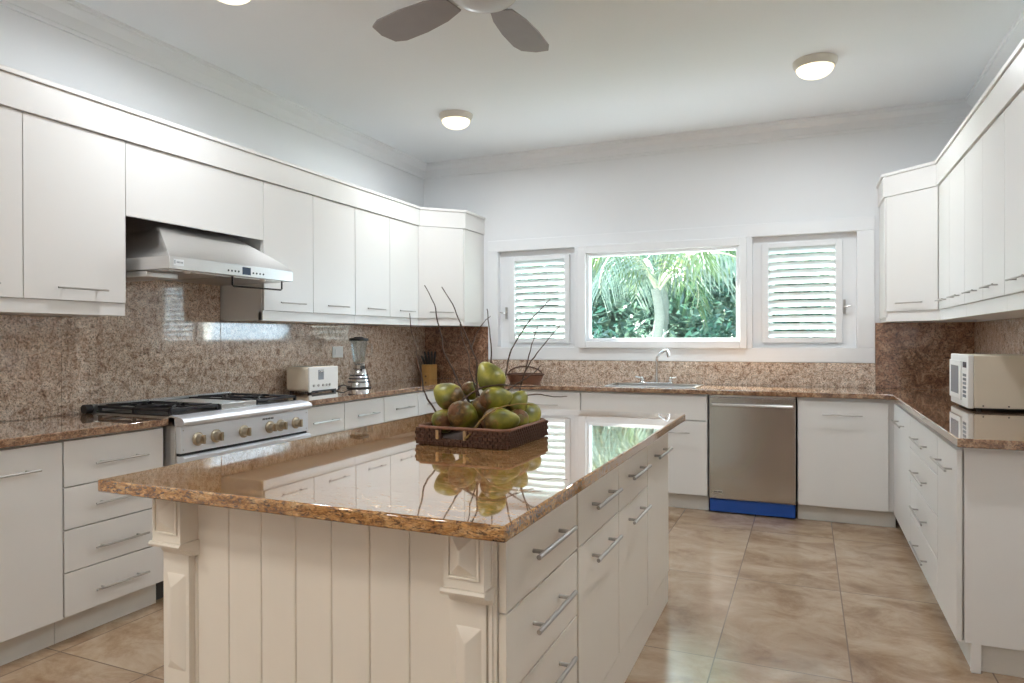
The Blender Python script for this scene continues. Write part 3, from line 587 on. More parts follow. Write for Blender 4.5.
for (a, b), rows in (((1.412, 1.931), [('drawer', 0.668, 0.866, 0.765), ('drawer', 0.476, 0.666, 0.585), ('drawer', 0.150, 0.474, 0.40)]),
                     ((1.945, 2.420), [('drawer', 0.668, 0.866, 0.768), ('door', 0.150, 0.666, 0.605)]),
                     ((2.422, 2.904), [('drawer', 0.664, 0.866, 0.768), ('door', 0.150, 0.662, 0.602)]),
                     ((2.912, 3.385), [('door', 0.150, 0.866, 0.768)])):
    for kind, z0, z1, hz in rows:
        d = obj(kind, B(IX1 - 0.02, IX1, a + 0.002, b - 0.002, z0 + 0.001, z1 - 0.001), CREAM, t, 0.0015)
        handle(d, (IX1, (a + b) / 2 + 0.005, hz), (0, 1, 0), (1, 0, 0), 0.285, 0.0065, 0.033)
obj('end_panel', B(IX0, IX0 + 0.018, IF + 0.02, IB, 0.0, CB - 0.001), CREAM, t, 0.001)
tag(obj('island_worktop', B(-1.783, -0.5624, 1.268, 3.512, CB + 0.0003, CT), GI, bevel=0.005), 'polished golden brown granite slab on top of the island', 'worktop')

# ------------------------------------------------------------------ rattan tray on the island
bx0, bx1, by0, by1, bz0, bz1 = -1.306, -0.940, 2.145, 2.530, CT, 0.974
t = thing('rattan_tray', ((bx0 + bx1) / 2, (by0 + by1) / 2, CT), 'rectangular dark brown woven rattan tray holding coconuts on the island', 'tray')
obj('tray_floor', B(bx0 + 0.008, bx1 - 0.008, by0 + 0.008, by1 - 0.008, bz0, bz0 + 0.012), WICK, t)
def weave(side):
    m = MB(); rows = 5; hh = (bz1 - bz0 - 0.006) / rows; L = (bx1 - bx0) if side in 'fb' else (by1 - by0); n = int(L / 0.0095); wv = L / n
    for i in range(n):
        for r in range(rows):
            u = (i + 0.5) * wv; z = bz0 + 0.003 + (r + 0.5) * hh
            if side == 'f' and abs(u - L * 0.42) < 0.052 and r in (2, 3, 4): continue
            d = 0.0045 if (i + r) % 2 else 0.0
            hw, hz_ = wv * 0.46, hh * 0.45
            if side == 'f': c = (bx0 + u, by0 - d); ax = 0; s = -1
            elif side == 'b': c = (bx0 + u, by1 + d); ax = 0; s = 1
            elif side == 'l': c = (bx0 - d, by0 + u); ax = 1; s = -1
            else: c = (bx1 + d, by0 + u); ax = 1; s = 1
            if ax == 0: m.box(c[0] - hw, c[0] + hw, c[1], c[1] - s * 0.009, z - hz_, z + hz_)
            else: m.box(c[0], c[0] - s * 0.009, c[1] - hw, c[1] + hw, z - hz_, z + hz_)
    return m
for s in 'fblr': obj('woven_side', weave(s), WICK, t, smooth=0)
m = MB(); n = 60
def loop(z, r, o):
    pts = []
    cs = [(bx0 - o, by0 - o), (bx1 + o, by0 - o), (bx1 + o, by1 + o), (bx0 - o, by1 + o)]
    for i in range(4):
        a, b = Vector(cs[i]), Vector(cs[(i + 1) % 4])
        for k in range(10): q = a.lerp(b, (k + 0.5) / 10); pts.append((q.x, q.y, z))
    return pts
obj('rim', MB().tube(loop(bz1, 0, -0.003), 0.0058, 8, True), WICKR, t)
for yy in (by0,):
    for xx in (bx0 + 0.145 - 0.055, bx0 + 0.145 + 0.055): obj('handle_binding', MB().box(xx - 0.006, xx + 0.006, yy - 0.005 if yy == by0 else yy - 0.006, yy + 0.006 if yy == by0 else yy + 0.005, 0.933, 0.967), WICKL, t, 0.002)

# ------------------------------------------------------------------ coconuts
def coconut_mesh(seed, L):
    rnd = random.Random(seed); m = MB(); K = 22; N = 28; ph = rnd.uniform(0, 6)
    prof = []
    for k in range(K + 1):
        a = math.pi * k / K; z = -math.cos(a); r = math.sin(a)
        r *= 0.96 + 0.20 * z - 0.03 * z * z                      # fuller towards the stem end
        if z < -0.6: z -= 0.35 * (-0.6 - z)                      # blunt nipple at the tip
        prof.append((max(r, 0.004) * L * 0.42, z * L * 0.5))
    m.lathe(prof, n=N, squash=lambda t: 1 + 0.045 * math.cos(3 * (t + ph)) + 0.012 * math.cos(5 * t))
    return m
def husk_mesh(L):
    m = MB(); rnd = random.Random(3)
    m.lathe([(0.16 * L, 0.455 * L), (0.15 * L, 0.487 * L), (0.07 * L, 0.515 * L), (0.05 * L, 0.53 * L), (0.0, 0.53 * L)], n=12)
    for i in range(6):
        t = i * 1.047 + rnd.uniform(-.2, .2); r0 = 0.07 * L; r1 = (0.20 + rnd.uniform(0, .04)) * L
        c, s = math.cos(t), math.sin(t); w_ = 0.075 * L
        m.add([(r0 * c - w_ * s, r0 * s + w_ * c, 0.505 * L), (r0 * c + w_ * s, r0 * s - w_ * c, 0.505 * L), (r1 * c + w_ * .5 * s, r1 * s - w_ * .5 * c, 0.455 * L), (r1 * c - w_ * .5 * s, r1 * s + w_ * .5 * c, 0.455 * L),
               (r0 * c - w_ * s, r0 * s + w_ * c, 0.485 * L), (r0 * c + w_ * s, r0 * s - w_ * c, 0.485 * L), (r1 * c + w_ * .5 * s, r1 * s - w_ * .5 * c, 0.44 * L), (r1 * c - w_ * .5 * s, r1 * s + w_ * .5 * c, 0.44 * L)],
              [(0, 1, 2, 3), (7, 6, 5, 4), (0, 4, 5, 1), (1, 5, 6, 2), (2, 6, 7, 3), (3, 7, 4, 0)])
    return m
coco = []
for (x, y, z), axis, L, lab in [
    ((-1.099, 2.345, 1.143), (0.55, -0.15, -0.75), 0.128, 'pale pointed green coconut crowning the pile'),
    ((-1.250, 2.290, 1.073), (0.85, -0.20, -0.45), 0.128, 'smooth green coconut lying high at the left of the pile'),
    ((-1.150, 2.222, 1.012), (-0.30, -0.80, 0.45), 0.125, 'coconut with a large torn brown patch at the front middle'),
    ((-1.254, 2.258, 0.985), (0.55, -0.75, 0.10), 0.110, 'low coconut in the front left corner of the tray'),
    ((-1.056, 2.300, 1.070), (-0.55, -0.70, -0.10), 0.120, 'brown-streaked coconut right below the crowning one'),
    ((-1.008, 2.228, 0.998), (-0.88, -0.42, -0.05), 0.128, 'yellow-green coconut at the front right corner of the tray'),
    ((-1.012, 2.388, 1.048), (-0.35, -0.55, -0.60), 0.105, 'dull green coconut on the right behind the front corner one'),
    ((-0.984, 2.338, 0.985), (0.30, -0.40, 0.85), 0.095, 'small shadowed coconut low against the right side of the tray'),
    ((-0.990, 2.462, 0.992), (-0.30, 0.70, 0.50), 0.115, 'plain green coconut farthest back on the right side'),
    ((-1.212, 2.400, 1.085), (-0.20, -0.85, 0.45), 0.085, 'small brown coconut tucked behind between the two highest ones'),
    ((-1.125, 2.345, 1.022), (0.20, -0.60, 0.75), 0.115, 'dark coconut in the shaded middle of the pile'),
    ((-1.220, 2.420, 0.990), (-0.30, 0.60, 0.70), 0.120, 'coconut at the back left of the tray, mostly hidden')]:
    r = bpy.data.objects.new('coconut', None); C.objects.link(r); r.location = (0, 0, 0)
    b = obj('shell', coconut_mesh(len(coco), L), COCO, r, smooth=180); h = obj('stem_husk', husk_mesh(L), HUSK, r, smooth=40)
    r.location = (x, y, z); r.rotation_euler = Vector(axis).to_track_quat('Z', 'Y').to_euler()
    tag(r, lab, 'coconut', 'coconuts in the rattan tray'); coco.append(r)

# ------------------------------------------------------------------ twigs in the tray
TW = [
 ([(-1.262, 2.24, 0.975), (-1.287, 2.26, 1.016), (-1.332, 2.274, 1.065), (-1.36, 2.289, 1.107), (-1.377, 2.303, 1.16), (-1.405, 2.317, 1.227), (-1.421, 2.331, 1.282), (-1.448, 2.346, 1.332), (-1.463, 2.36, 1.395)], 0.0042, 'bare brown twig leaning out at the far left of the tray'),
 ([(-1.18, 2.35, 1.03), (-1.211, 2.36, 1.071), (-1.245, 2.374, 1.11), (-1.284, 2.389, 1.171), (-1.331, 2.403, 1.24), (-1.351, 2.417, 1.31), (-1.379, 2.431, 1.371), (-1.399, 2.446, 1.433), (-1.453, 2.46, 1.514)], 0.0046, 'tallest left twig, its tip in front of the corner cabinet door'),
 ([(-1.16, 2.355, 1.06), (-1.168, 2.36, 1.095), (-1.183, 2.372, 1.119), (-1.208, 2.384, 1.179), (-1.217, 2.396, 1.226), (-1.251, 2.408, 1.296), (-1.268, 2.42, 1.351)], 0.0036, 'short twig rising behind the crowning coconut on the left'),
 ([(-1.17, 2.39, 1.07), (-1.183, 2.4, 1.112), (-1.189, 2.409, 1.158), (-1.194, 2.417, 1.205), (-1.225, 2.426, 1.268), (-1.253, 2.434, 1.317), (-1.279, 2.443, 1.36), (-1.317, 2.451, 1.431), (-1.372, 2.46, 1.505)], 0.0045, 'second tall twig, leaning left across the corner cabinet door'),
 ([(-1.229, 2.436, 1.252), (-1.226, 2.452, 1.276), (-1.212, 2.468, 1.324), (-1.192, 2.484, 1.36), (-1.171, 2.5, 1.384)], 0.003, None),
 ([(-1.13, 2.41, 1.06), (-1.132, 2.42, 1.131), (-1.137, 2.425, 1.186), (-1.135, 2.43, 1.247), (-1.148, 2.435, 1.35), (-1.158, 2.44, 1.41)], 0.0042, 'upright twig straight behind the crowning coconut'),
 ([(-1.07, 2.39, 1.06), (-1.068, 2.4, 1.118), (-1.063, 2.412, 1.166), (-1.057, 2.424, 1.222), (-1.033, 2.436, 1.281), (-0.979, 2.448, 1.362), (-0.9, 2.46, 1.442)], 0.0045, 'long twig curving right in front of the left louvred window'),
 ([(-1.018, 2.43, 1.02), (-1.022, 2.44, 1.063), (-1.025, 2.452, 1.077), (-1.023, 2.464, 1.117), (-1.005, 2.476, 1.185), (-0.988, 2.488, 1.267), (-0.966, 2.5, 1.343)], 0.004, 'slim twig rising on the right with its tip below the louvres'),
 ([(-1.023, 2.464, 1.11), (-1.014, 2.47, 1.15), (-0.996, 2.48, 1.192), (-0.952, 2.49, 1.253), (-0.875, 2.5, 1.342)], 0.0038, None),
 ([(-1.08, 2.28, 1.05), (-1.04, 2.3, 1.081), (-1.024, 2.33, 1.099), (-0.972, 2.36, 1.138), (-0.942, 2.39, 1.163), (-0.925, 2.42, 1.191)], 0.0042, 'crooked twig slanting up right above the right coconuts'),
 ([(-1.19, 2.20, 1.04), (-1.156, 2.205, 1.062), (-1.125, 2.23, 1.092), (-1.086, 2.262, 1.116), (-1.04, 2.30, 1.122), (-1.0, 2.396, 1.111), (-0.931, 2.44, 1.111)], 0.0045, 'twig lying level across the middle of the coconut pile'),
 ([(-1.07, 2.45, 1.055), (-1.048, 2.46, 1.068), (-1.018, 2.47, 1.072), (-0.948, 2.48, 1.075), (-0.897, 2.49, 1.067), (-0.847, 2.5, 1.07)], 0.0035, 'thin twig sticking out level beyond the right side of the tray'),
 ([(-1.105, 2.140, 0.940), (-1.092, 2.142, 0.951), (-1.073, 2.150, 0.974), (-1.034, 2.165, 1.022), (-0.984, 2.185, 1.052), (-0.926, 2.228, 1.062), (-0.887, 2.25, 1.058)], 0.0045, 'yellowish stalk hanging over the front handle of the tray')]
last = None
for pts, r, lab in TW:
    P = [Vector(p) for p in pts]; fine = []
    for i in range(len(P) - 1):
        p0, p1, p2, p3 = P[max(i - 1, 0)], P[i], P[i + 1], P[min(i + 2, len(P) - 1)]
        for k in range(4):
            s = k / 4; q = 0.5 * ((2 * p1) + (p2 - p0) * s + (2 * p0 - 5 * p1 + 4 * p2 - p3) * s * s + (3 * p1 - p0 - 3 * p2 + p3) * s ** 3)
            fine.append(q + Vector((random.uniform(-1, 1), random.uniform(-1, 1), random.uniform(-1, 1))) * 0.0012)
    fine.append(P[-1]); n = len(fine); rr = [r * (1 - 0.6 * i / (n - 1)) * random.uniform(0.9, 1.12) for i in range(n)]
    mat = STEMY if lab and 'yellowish' in lab else TWIG
    if lab is None: obj('side_shoot', MB().tube(fine, rr, 7), mat, last)
    else:
        last = tag(obj('twig', MB().tube(fine, rr, 7), mat), lab, 'twig', 'twigs in the rattan tray')

# ------------------------------------------------------------------ small things on the counters
# toaster
t = thing('toaster', (-3.29, 3.99, CT), 'white and almond four-slot toaster on the counter right of the rangetop', 'toaster')
tx0, tx1, ta, tb, tz = -3.408, -3.200, 3.835, 4.165, 1.100
obj('body', MB().box(tx0, tx1 - 0.012, ta, tb, CT + 0.016, tz), ALMOND, t, 0.02)
obj('front_panel', MB().box(tx1 - 0.014, tx1, ta + 0.004, tb - 0.004, CT + 0.010, tz - 0.004), WPLAST, t, 0.006)
obj('slots', MB().box(tx0 + 0.03, tx1 - 0.035, ta + 0.05, ta + 0.085, tz - 0.002, tz + 0.0015).box(tx0 + 0.03, tx1 - 0.035, tb - 0.085, tb - 0.05, tz - 0.002, tz + 0.0015), BLACK, t)
obj('lever_track', MB().box(tx1, tx1 + 0.001, ta + 0.10, ta + 0.16, CT + 0.095, CT + 0.165), GREYP, t)
m = MB()
for y in (ta + 0.112, ta + 0.142): obj('lever', B(tx1 + 0.001, tx1 + 0.018, y, y + 0.012, CT + 0.150, CT + 0.160), WPLAST, t, 0.002)
m = MB()
for y in (ta + 0.05, ta + 0.10, ta + 0.15, ta + 0.19, ta + 0.225): obj('dial', MB().cyl((tx1, y, CT + 0.055), (tx1 + 0.006, y, CT + 0.055), 0.009, 10), NICKEL, t)
m = MB()
for x in (tx0 + 0.02, tx1 - 0.03):
    for y in (ta + 0.02, tb - 0.04): obj('foot', B(x, x + 0.02, y, y + 0.02, CT, CT + 0.017), BLACKP, t)
obj('base_band', MB().box(tx1 - 0.006, tx1 + 0.0005, ta + 0.03, tb - 0.03, CT + 0.008, CT + 0.020), BLACKP, t)
# blender
bx, by = -3.245, 4.48
t = thing('jug_blender', (bx, by, CT), 'chrome jug blender with clear jar beside the toaster', 'blender')
obj('base', MB().lathe([(0.088, CT + 0.004), (0.092, CT + 0.010), (0.090, CT + 0.026), (0.082, CT + 0.06), (0.072, CT + 0.10), (0.062, CT + 0.135), (0.054, CT + 0.148), (0.03, CT + 0.152)], (bx, by, 0), 24), CHROME, t)
m = MB()
for i in range(3): m.lathe([(0.0862 - i * 0.0066, CT + 0.045 + i * 0.026), (0.0866 - i * 0.0066, CT + 0.048 + i * 0.026), (0.0848 - i * 0.0066, CT + 0.055 + i * 0.026)], (bx, by, 0), 24)
obj('base_bands', m, BLACKP, t)
obj('foot_ring', MB().lathe([(0.08, CT), (0.096, CT + 0.001), (0.096, CT + 0.007), (0.08, CT + 0.008)], (bx, by, 0), 24), BLACKP, t)
obj('collar', MB().lathe([(0.046, CT + 0.150), (0.056, CT + 0.153), (0.058, CT + 0.185), (0.048, CT + 0.192)], (bx, by, 0), 10), CHROME, t)
obj('switch', MB().cyl((bx + 0.05, by - 0.03, CT + 0.165), (bx + 0.075, by - 0.045, CT + 0.165), 0.014, 12), BLACKP, t)
obj('jar', MB().lathe([(0.044, CT + 0.19), (0.048, CT + 0.20), (0.056, CT + 0.26), (0.066, CT + 0.34), (0.070, CT + 0.372), (0.067, CT + 0.372), (0.062, CT + 0.33), (0.052, CT + 0.26), (0.044, CT + 0.205), (0.0, CT + 0.20)], (bx, by, 0), 24, squash=lambda a: 1 + 0.05 * math.cos(4 * a)), JAR, t)
obj('jar_handle', MB().tube([(bx + 0.055, by + 0.030, CT + 0.35), (bx + 0.085, by + 0.05, CT + 0.34), (bx + 0.09, by + 0.052, CT + 0.27), (bx + 0.05, by + 0.03, CT + 0.25)], 0.007, 8), JAR, t)
obj('lid', MB().lathe([(0.072, CT + 0.370), (0.076, CT + 0.374), (0.074, CT + 0.390), (0.04, CT + 0.394), (0.036, CT + 0.402), (0.0, CT + 0.402)], (bx, by, 0), 24), BLACKP, t)
tag(obj('power_cord', MB().tube([(bx - 0.04, by - 0.075, CT + 0.012), (bx - 0.05, by - 0.13, CT + 0.03), (bx - 0.06, by - 0.18, CT + 0.02), (bx - 0.09, by - 0.23, CT + 0.006), (bx - 0.10, by - 0.12, CT + 0.005), (bx - 0.16, by - 0.05, CT + 0.005)], 0.004, 8), BLACKP), 'black cord looped on the counter between toaster and blender', 'cord')
# wall socket
t = thing('wall_socket', (XL + g, 4.49, 1.19), 'white square wall socket on the granite between toaster and blender', 'socket')
obj('cover_plate', B(XL + g, XL + g + 0.008, 4.422, 4.556, 1.147, 1.237), WPLAST, t, 0.003)
obj('insert', B(XL + g + 0.008, XL + g + 0.011, 4.450, 4.528, 1.167, 1.217), WPLAST, t, 0.002)
# knife block
t = thing('knife_block', (-3.32, 5.70, CT), 'light wooden knife block with black-handled knives in the left corner', 'knife block')
obj('block', MB().prism([(-3.375, 5.655), (-3.277, 5.655), (-3.277, 5.78), (-3.375, 5.78)], CT, CT + 0.142), WOODB, t, 0.004)
obj('front_lip', B(-3.372, -3.280, 5.640, 5.654, CT, CT + 0.055), WOODB, t, 0.002)
obj('emblem', MB().cyl((-3.323, 5.640, CT + 0.03), (-3.323, 5.638, CT + 0.03), 0.010, 14), plain('burnt_wood_mark', (0.18, 0.09, 0.03), 0.5, noise=0.1), t)
k = 0
for i in range(4):
    for j in range(2):
        x = -3.362 + i * 0.024; y = 5.69 + j * 0.055; h_ = 0.105 + 0.018 * ((i * 3 + j) % 3) - 0.02 * (1 - j)
        kn = obj('knife_handle', MB().tube([(x, y, CT + 0.142), (x + 0.2 * (x + 3.326), y - 0.006, CT + 0.142 + h_ * .35), (x + 0.5 * (x + 3.326), y - 0.016, CT + 0.142 + h_ * .8), (x + 0.65 * (x + 3.326), y - 0.020, CT + 0.142 + h_)], [0.008, 0.010, 0.011, 0.007], 10), BLACKP)
        kn.name = 'knife'; tag(kn, 'black knife handle standing in the wooden knife block', 'knife', 'knives in the block')
# oval wicker basket on back counter
cx, cy = -2.275, 5.57
t = thing('wicker_basket', (cx, cy, CT), 'low oval wicker basket with hoop handle on the back counter behind the twigs', 'basket')
m = MB()
def oval(a, b, z, n=36): return [(cx + a * math.cos(2 * math.pi * i / n), cy + b * math.sin(2 * math.pi * i / n), z) for i in range(n)]
for i in range(7): m.tube(oval(0.135 + 0.005 * i, 0.085 + 0.004 * i, CT + 0.006 + i * 0.0095), 0.0062, 6, True)
m.prism([(p[0], p[1]) for p in oval(0.125, 0.085, 0)], CT + 0.001, CT + 0.008)
obj('woven_bowl', m, WICKR, t)
obj('rim', MB().tube(oval(0.170, 0.112, CT + 0.072), 0.008, 8, True), WICK, t)
obj('hoop_handle', MB().tube([(cx - 0.16, cy, CT + 0.07)] + [(cx - 0.16 * math.cos(a), cy, CT + 0.07 + 0.07 * math.sin(a)) for a in [i * math.pi / 10 for i in range(1, 10)]] + [(cx + 0.16, cy, CT + 0.07)], 0.007, 8), WICK, t)
# microwave
t = thing('microwave', (0.93, 4.36, CT), 'almond microwave oven on the right counter, its door facing left', 'microwave')
mx0, mx1, ma, mb_, mz0, mz1 = 0.775, 1.105, 4.205, 4.66, CT + 0.016, 1.198
obj('case', B(mx0 + 0.02, mx1, ma, mb_, mz0, mz1), ALMOND, t, 0.004)
obj('front', B(mx0 - 0.008, mx0 + 0.02, ma - 0.001, mb_, mz0 - 0.004, mz1 + 0.003), WPLAST, t, 0.006)
obj('door', B(mx0 - 0.016, mx0 - 0.008, ma + 0.14, mb_ - 0.01, mz0 + 0.03, mz1 - 0.03), WPLAST, t, 0.003)
obj('door_window', B(mx0 - 0.0175, mx0 - 0.016, ma + 0.19, mb_ - 0.06, mz0 + 0.06, mz1 - 0.06), GREYP, t)
obj('display', B(mx0 - 0.010, mx0 - 0.008, ma + 0.03, ma + 0.11, mz1 - 0.065, mz1 - 0.035), DISPLAY, t)
m = MB()
for i in range(6):
    for j in range(3): m.box(mx0 - 0.0105, mx0 - 0.008, ma + 0.035 + j * 0.026, ma + 0.055 + j * 0.026, mz0 + 0.05 + i * 0.022, mz0 + 0.064 + i * 0.022)
obj('keypad', m, GREYP, t)
m = MB()
for x in (mx0 + 0.05, mx1 - 0.04):
    for y in (ma + 0.04, mb_ - 0.04): obj('foot', MB().cyl((x, y, CT), (x, y, mz0), 0.013, 10), BLACKP, t)
m = MB()
for x in (0.835, 0.945): m.cyl((x, ma - 0.003, mz0 + 0.012), (x, ma, mz0 + 0.012), 0.004, 8)
obj('case_screws', m, BLACKP, t)
obj('base_plate', B(mx0 + 0.03, mx1 - 0.01, ma + 0.004, mb_ - 0.01, mz0 - 0.006, mz0 + 0.001), BLACKP, t)

# ------------------------------------------------------------------ ceiling lamps and fan
RING = plain('lamp_ring_enamel', (0.72, 0.68, 0.60), 0.4, noise=0.01)
def lamp(x, y, label, col=(0.90, 0.955, 1.0)):
    t = thing('ceiling_lamp', (x, y, ZC), label, 'ceiling lamp', 'dome lamps on the ceiling')
    obj('ring', MB().lathe([(0.05, 2.985), (0.108, 2.960), (0.114, 2.960), (0.127, 2.986), (0.129, ZC)], (x, y, 0), 32), RING, t)
    d = obj('glass_dome', MB().lathe([(0.0, 2.900)] + [(0.108 * math.sin(a), 2.962 - 0.062 * math.cos(a)) for a in [i * math.pi / 16 for i in range(1, 9)]], (x, y, 0), 32), DOME, t, smooth=180)
    L = bpy.data.lights.new('lamp_bulb', 'AREA'); L.shape = 'DISK'; L.size = 0.20; L.energy = LAMP_W; L.color = col
    o = bpy.data.objects.new('lamp_bulb', L); C.objects.link(o); o.parent = t; o.location = (0, 0, -0.115)
lamp(-2.462, 4.645, 'lit dome ceiling lamp near the left back corner of the ceiling')
lamp(0.048, 4.640, 'lit dome ceiling lamp on the right, above the right counter')
lamp(-2.514, 2.464, 'lit dome ceiling lamp cut by the top edge of the photo')
lamp(0.048, 2.45, 'dome ceiling lamp above the aisle right of the island')
lamp(-2.50, -0.35, 'unseen dome lamp added as warm fill behind the camera on the left', (1.0, 0.94, 0.85))  # this and the next two: unseen lamps added to fill camera-facing sides warmly
lamp(-1.30, -0.60, 'unseen dome lamp added as warm fill behind the camera, nearest the rear door', (1.0, 0.94, 0.85))
lamp(-2.0, -1.4, 'unseen dome lamp added as warm fill farthest behind the camera near the rear wall', (1.0, 0.94, 0.85))
fx, fy, fz = -1.28, 2.68, 2.80
t = thing('ceiling_fan', (fx, fy, fz), 'grey-bladed ceiling fan hanging over the island', 'ceiling fan')
obj('motor_housing', MB().lathe([(0.08, ZC), (0.085, 2.93), (0.13, 2.90), (0.15, 2.86), (0.15, 2.80), (0.13, 2.785), (0.0, 2.785)], (fx, fy, 0), 32), FANH, t)
obj('light_bowl', MB().lathe([(0.125, 2.790), (0.140, 2.782), (0.140, 2.772), (0.128, 2.762), (0.085, 2.751), (0.04, 2.747), (0.0, 2.746)], (fx, fy, 0), 32), FANH, t)
for i in range(5):
    a = math.radians(90 + 72 * i + 2); M = Matrix.Translation((fx, fy, fz)) @ Matrix.Rotation(a, 4, 'Z') @ Matrix.Rotation(math.radians(8), 4, 'X')
    pl = [(0.19, -0.055), (0.30, -0.085), (0.45, -0.10), (0.60, -0.098), (0.66, -0.075), (0.68, 0.0), (0.66, 0.075), (0.60, 0.098), (0.45, 0.10), (0.30, 0.085), (0.19, 0.055)]
    bl = obj('blade', MB().prism(pl, -0.004, 0.004, M), FANM, t, 0.001)
    obj('blade_bracket', MB().prism([(0.12, -0.02), (0.24, -0.035), (0.25, 0.035), (0.12, 0.02)], 0.004, 0.010, M), FANH, bl)

# ------------------------------------------------------------------ garden outside
obj('ground_outside', B(-14, 12, YB + 0.25, 22, -0.5, -0.3), plain('sunlit_lawn', (0.14, 0.20, 0.08), 0.9, noise=0.3, nscale=3), kind='structure', smooth=0)
obj('bounce_floor_outside', B(-7, 4, YB + 0.25, 8.2, -0.298, -0.25), plain('pale_bounce_paving', (0.42, 0.43, 0.43), 0.8, noise=0.05), kind='structure', smooth=0)  # unseen pale paving, added to bounce sunlight through the windows onto the ceiling
def frond_meshes(base, az, L, rise, droop, rnd, hang=0.5, leafL=0.42, nl=26):
    n = 18; d = Vector((math.cos(az), math.sin(az), 0)); pts = []
    p = Vector(base); el = rise
    for i in range(n + 1):
        pts.append(p.copy()); el -= droop / n * (0.5 + 1.2 * i / n)
        p = p + (d * math.cos(el) + Vector((0, 0, 1)) * math.sin(el)) * (L / n)
    stalk = MB().tube(pts, [0.020 * (1 - 0.8 * i / n) + 0.003 for i in range(n + 1)], 6)
    lv = MB(); side = Vector((-d.y, d.x, 0))
    for k in range(nl):
        s = 0.18 + 0.80 * k / (nl - 1); q = s * n; i = min(int(q), n - 1); pt = pts[i].lerp(pts[i + 1], q - i); tg = (pts[i + 1] - pts[i]).normalized()
        ll = leafL * (0.55 + 0.75 * math.sin(math.pi * min(1, s * 0.95))) * rnd.uniform(0.85, 1.1)
        for sg in (-1, 1):
            dirn = (side * sg * (1 - hang * 0.6) + tg * 0.45 + Vector((0, 0, -1)) * hang * rnd.uniform(0.6, 1.3)).normalized()
            wdt = tg * 0.017 + side * 0.004
            a = pt; m1 = pt + dirn * ll * 0.5 + Vector((0, 0, -0.03)) * hang; e = pt + dirn * ll + Vector((0, 0, -0.16 * ll / 0.42)) * (0.4 + hang)
            lv.add([a - wdt * .6, a + wdt * .6, m1 + wdt, m1 - wdt, e], [(0, 1, 2, 3), (3, 2, 4)])
    return stalk, lv
def palm(x, y, h, nf, L, label, mats, seed, rise=(0.5, 1.3), droop=(1.6, 2.6), tr=0.075, azs=None, hang=0.6):
    rnd = random.Random(seed); t = thing('palm_tree', (x, y, -0.3), label, 'palm tree', 'palms outside the window')
    pts = [(x + 0.03 * math.sin(k * 1.3 + seed), y, -0.3 + (h + 0.3) * k / 12) for k in range(13)]
    m = MB().tube(pts, [tr * (1.15 - 0.35 * k / 12) for k in range(13)], 12)
    for k in range(1, 24):
        z = -0.3 + (h + 0.3) * k / 24; q = k / 2; i = min(int(q), 11); c = Vector(pts[i]).lerp(Vector(pts[i + 1]), q - i)
        m.tube([(c.x, c.y, z - 0.008), (c.x, c.y, z + 0.008)], tr * (1.2 - 0.35 * k / 24), 12)
    obj('trunk', m, TRUNK, t)
    for i in range(nf):
        az = azs[i] if azs else 2 * math.pi * i / nf + rnd.uniform(-.3, .3)
        st, lv = frond_meshes((x, y, h - 0.05), az, L * rnd.uniform(.85, 1.1), rnd.uniform(*rise), rnd.uniform(*droop), rnd, hang)
        f = obj('frond', lv, mats[i % len(mats)], t, smooth=0); obj('frond_stalk', st, RACHIS, f)
palm(-1.80, 9.0, 1.95, 9, 1.9, 'pale trunked palm in the middle of the picture window', [LEAF2, LEAF1], 1, rise=(0.9, 1.3), droop=(2.2, 3.0), azs=[3.0, 3.5, 2.5, 0.3, -0.4, 1.2, 4.4, 5.3, 2.0])
palm(-0.42, 8.7, 2.95, 11, 1.7, 'palm drooping yellow-green fronds into the right of the picture window', [LEAF3, LEAF1, LEAF2], 2, hang=0.8)
palm(-2.95, 8.5, 2.75, 11, 1.7, 'palm with hanging pale fronds at the left of the picture window', [LEAF2, LEAF2, LEAF1], 3, hang=0.9)
palm(-2.2, 11.5, 2.9, 11, 2.2, 'palm farther back left of the middle trunk', [LEAF1, LEAF2], 4)
palm(-0.6, 11.2, 2.7, 11, 2.2, 'palm farther back behind the right of the picture window', [LEAF1, LEAF4], 5)
palm(0.35, 9.5, 2.9, 10, 1.9, 'palm outside the right louvred window', [LEAF1, LEAF2], 6)
palm(-4.3, 9.6, 2.8, 10, 1.9, 'palm outside the left louvred window', [LEAF1, LEAF2], 8)
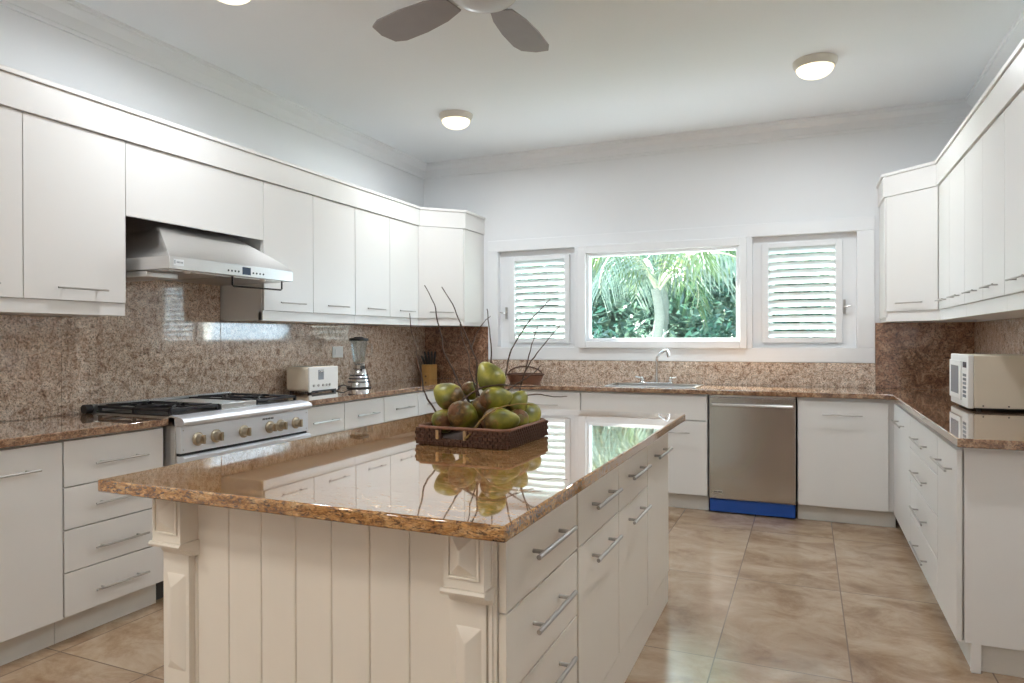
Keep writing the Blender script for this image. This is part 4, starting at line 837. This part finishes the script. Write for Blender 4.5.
def shrub(x, y, r, h, mat, label, seed, n=900):
    rnd = random.Random(seed); t = thing('shrub', (x, y, -0.3), label, 'shrub', 'shrubs outside the window')
    m = MB()
    for i in range(n):
        a = rnd.uniform(0, 6.283); b = rnd.uniform(-0.2, 1.57); q = rnd.uniform(0.6, 1.0)
        p = Vector((x + r * q * math.cos(a) * math.cos(b), y + r * q * math.sin(a) * math.cos(b), -0.3 + (h + 0.3) * (0.35 + 0.65 * max(0, math.sin(b)) * q) * rnd.uniform(.6, 1)))
        d = Vector((rnd.uniform(-1, 1), rnd.uniform(-1, 1), rnd.uniform(-.6, .8))).normalized(); s = d.cross(Vector((rnd.uniform(-1, 1), rnd.uniform(-1, 1), 1))).normalized(); L = rnd.uniform(.10, .22); w_ = L * .16
        m.add([p, p + d * L * .5 + s * w_, p + d * L, p + d * L * .5 - s * w_], [(0, 1, 2, 3)])
    obj('leaves', m, mat, t, smooth=0)
    m = MB()
    for i in range(5): m.tube([(x, y, -0.3), (x + r * .5 * math.cos(i * 1.25), y + r * .5 * math.sin(i * 1.25), h * .6)], [0.03, 0.012], 6)
    obj('stems', m, TRUNK, t)
for i, (x, y, r, h, mt, lab) in enumerate([
    (-3.1, 10.2, 0.9, 1.95, LEAF4, 'dark shrub low at the left of the picture window'), (-2.3, 10.4, 0.8, 1.9, LEAF5, 'mid green shrub left of the middle palm trunk'),
    (-1.3, 10.3, 0.8, 2.0, LEAF4, 'dark shrub right of the middle palm trunk'), (-0.55, 9.6, 0.8, 1.95, LEAF4, 'dark green shrub at the right of the picture window'),
    (0.4, 10.6, 0.9, 1.9, LEAF5, 'shrub outside the right louvred window'), (-4.2, 10.5, 1.0, 1.9, LEAF5, 'shrub outside the left louvred window')]): shrub(x, y, r, h, mt, lab, i)
rnd = random.Random(5); m = MB()
for i in range(12000):
    p = Vector((rnd.uniform(-9, 5), rnd.uniform(13, 15), rnd.uniform(-0.2, 4.2) * rnd.uniform(.75, 1)))
    d = Vector((rnd.uniform(-1, 1), rnd.uniform(-1, 1), rnd.uniform(-1, .6))).normalized(); s = d.cross(Vector((rnd.uniform(-1, 1), rnd.uniform(-1, 1), 1))).normalized(); L = rnd.uniform(.25, .5); w_ = L * .15
    m.add([p, p + d * L * .5 + s * w_, p + d * L, p + d * L * .5 - s * w_], [(0, 1, 2, 3)])
nx, nz = 60, 18; b0_ = len(m.v)
for j in range(nz + 1):
    for i in range(nx + 1): m.v.append((-10 + 16 * i / nx, 15.3 + rnd.uniform(-.35, .35), -0.3 + 4.3 * j / nz))
for j in range(nz):
    for i in range(nx): q_ = b0_ + j * (nx + 1) + i; m.f.append((q_, q_ + 1, q_ + nx + 2, q_ + nx + 1))
hd = obj('hedge_foliage', m, LEAF5, kind='stuff', smooth=0); tag(hd, 'dense green foliage filling the far garden behind the palms', 'foliage')
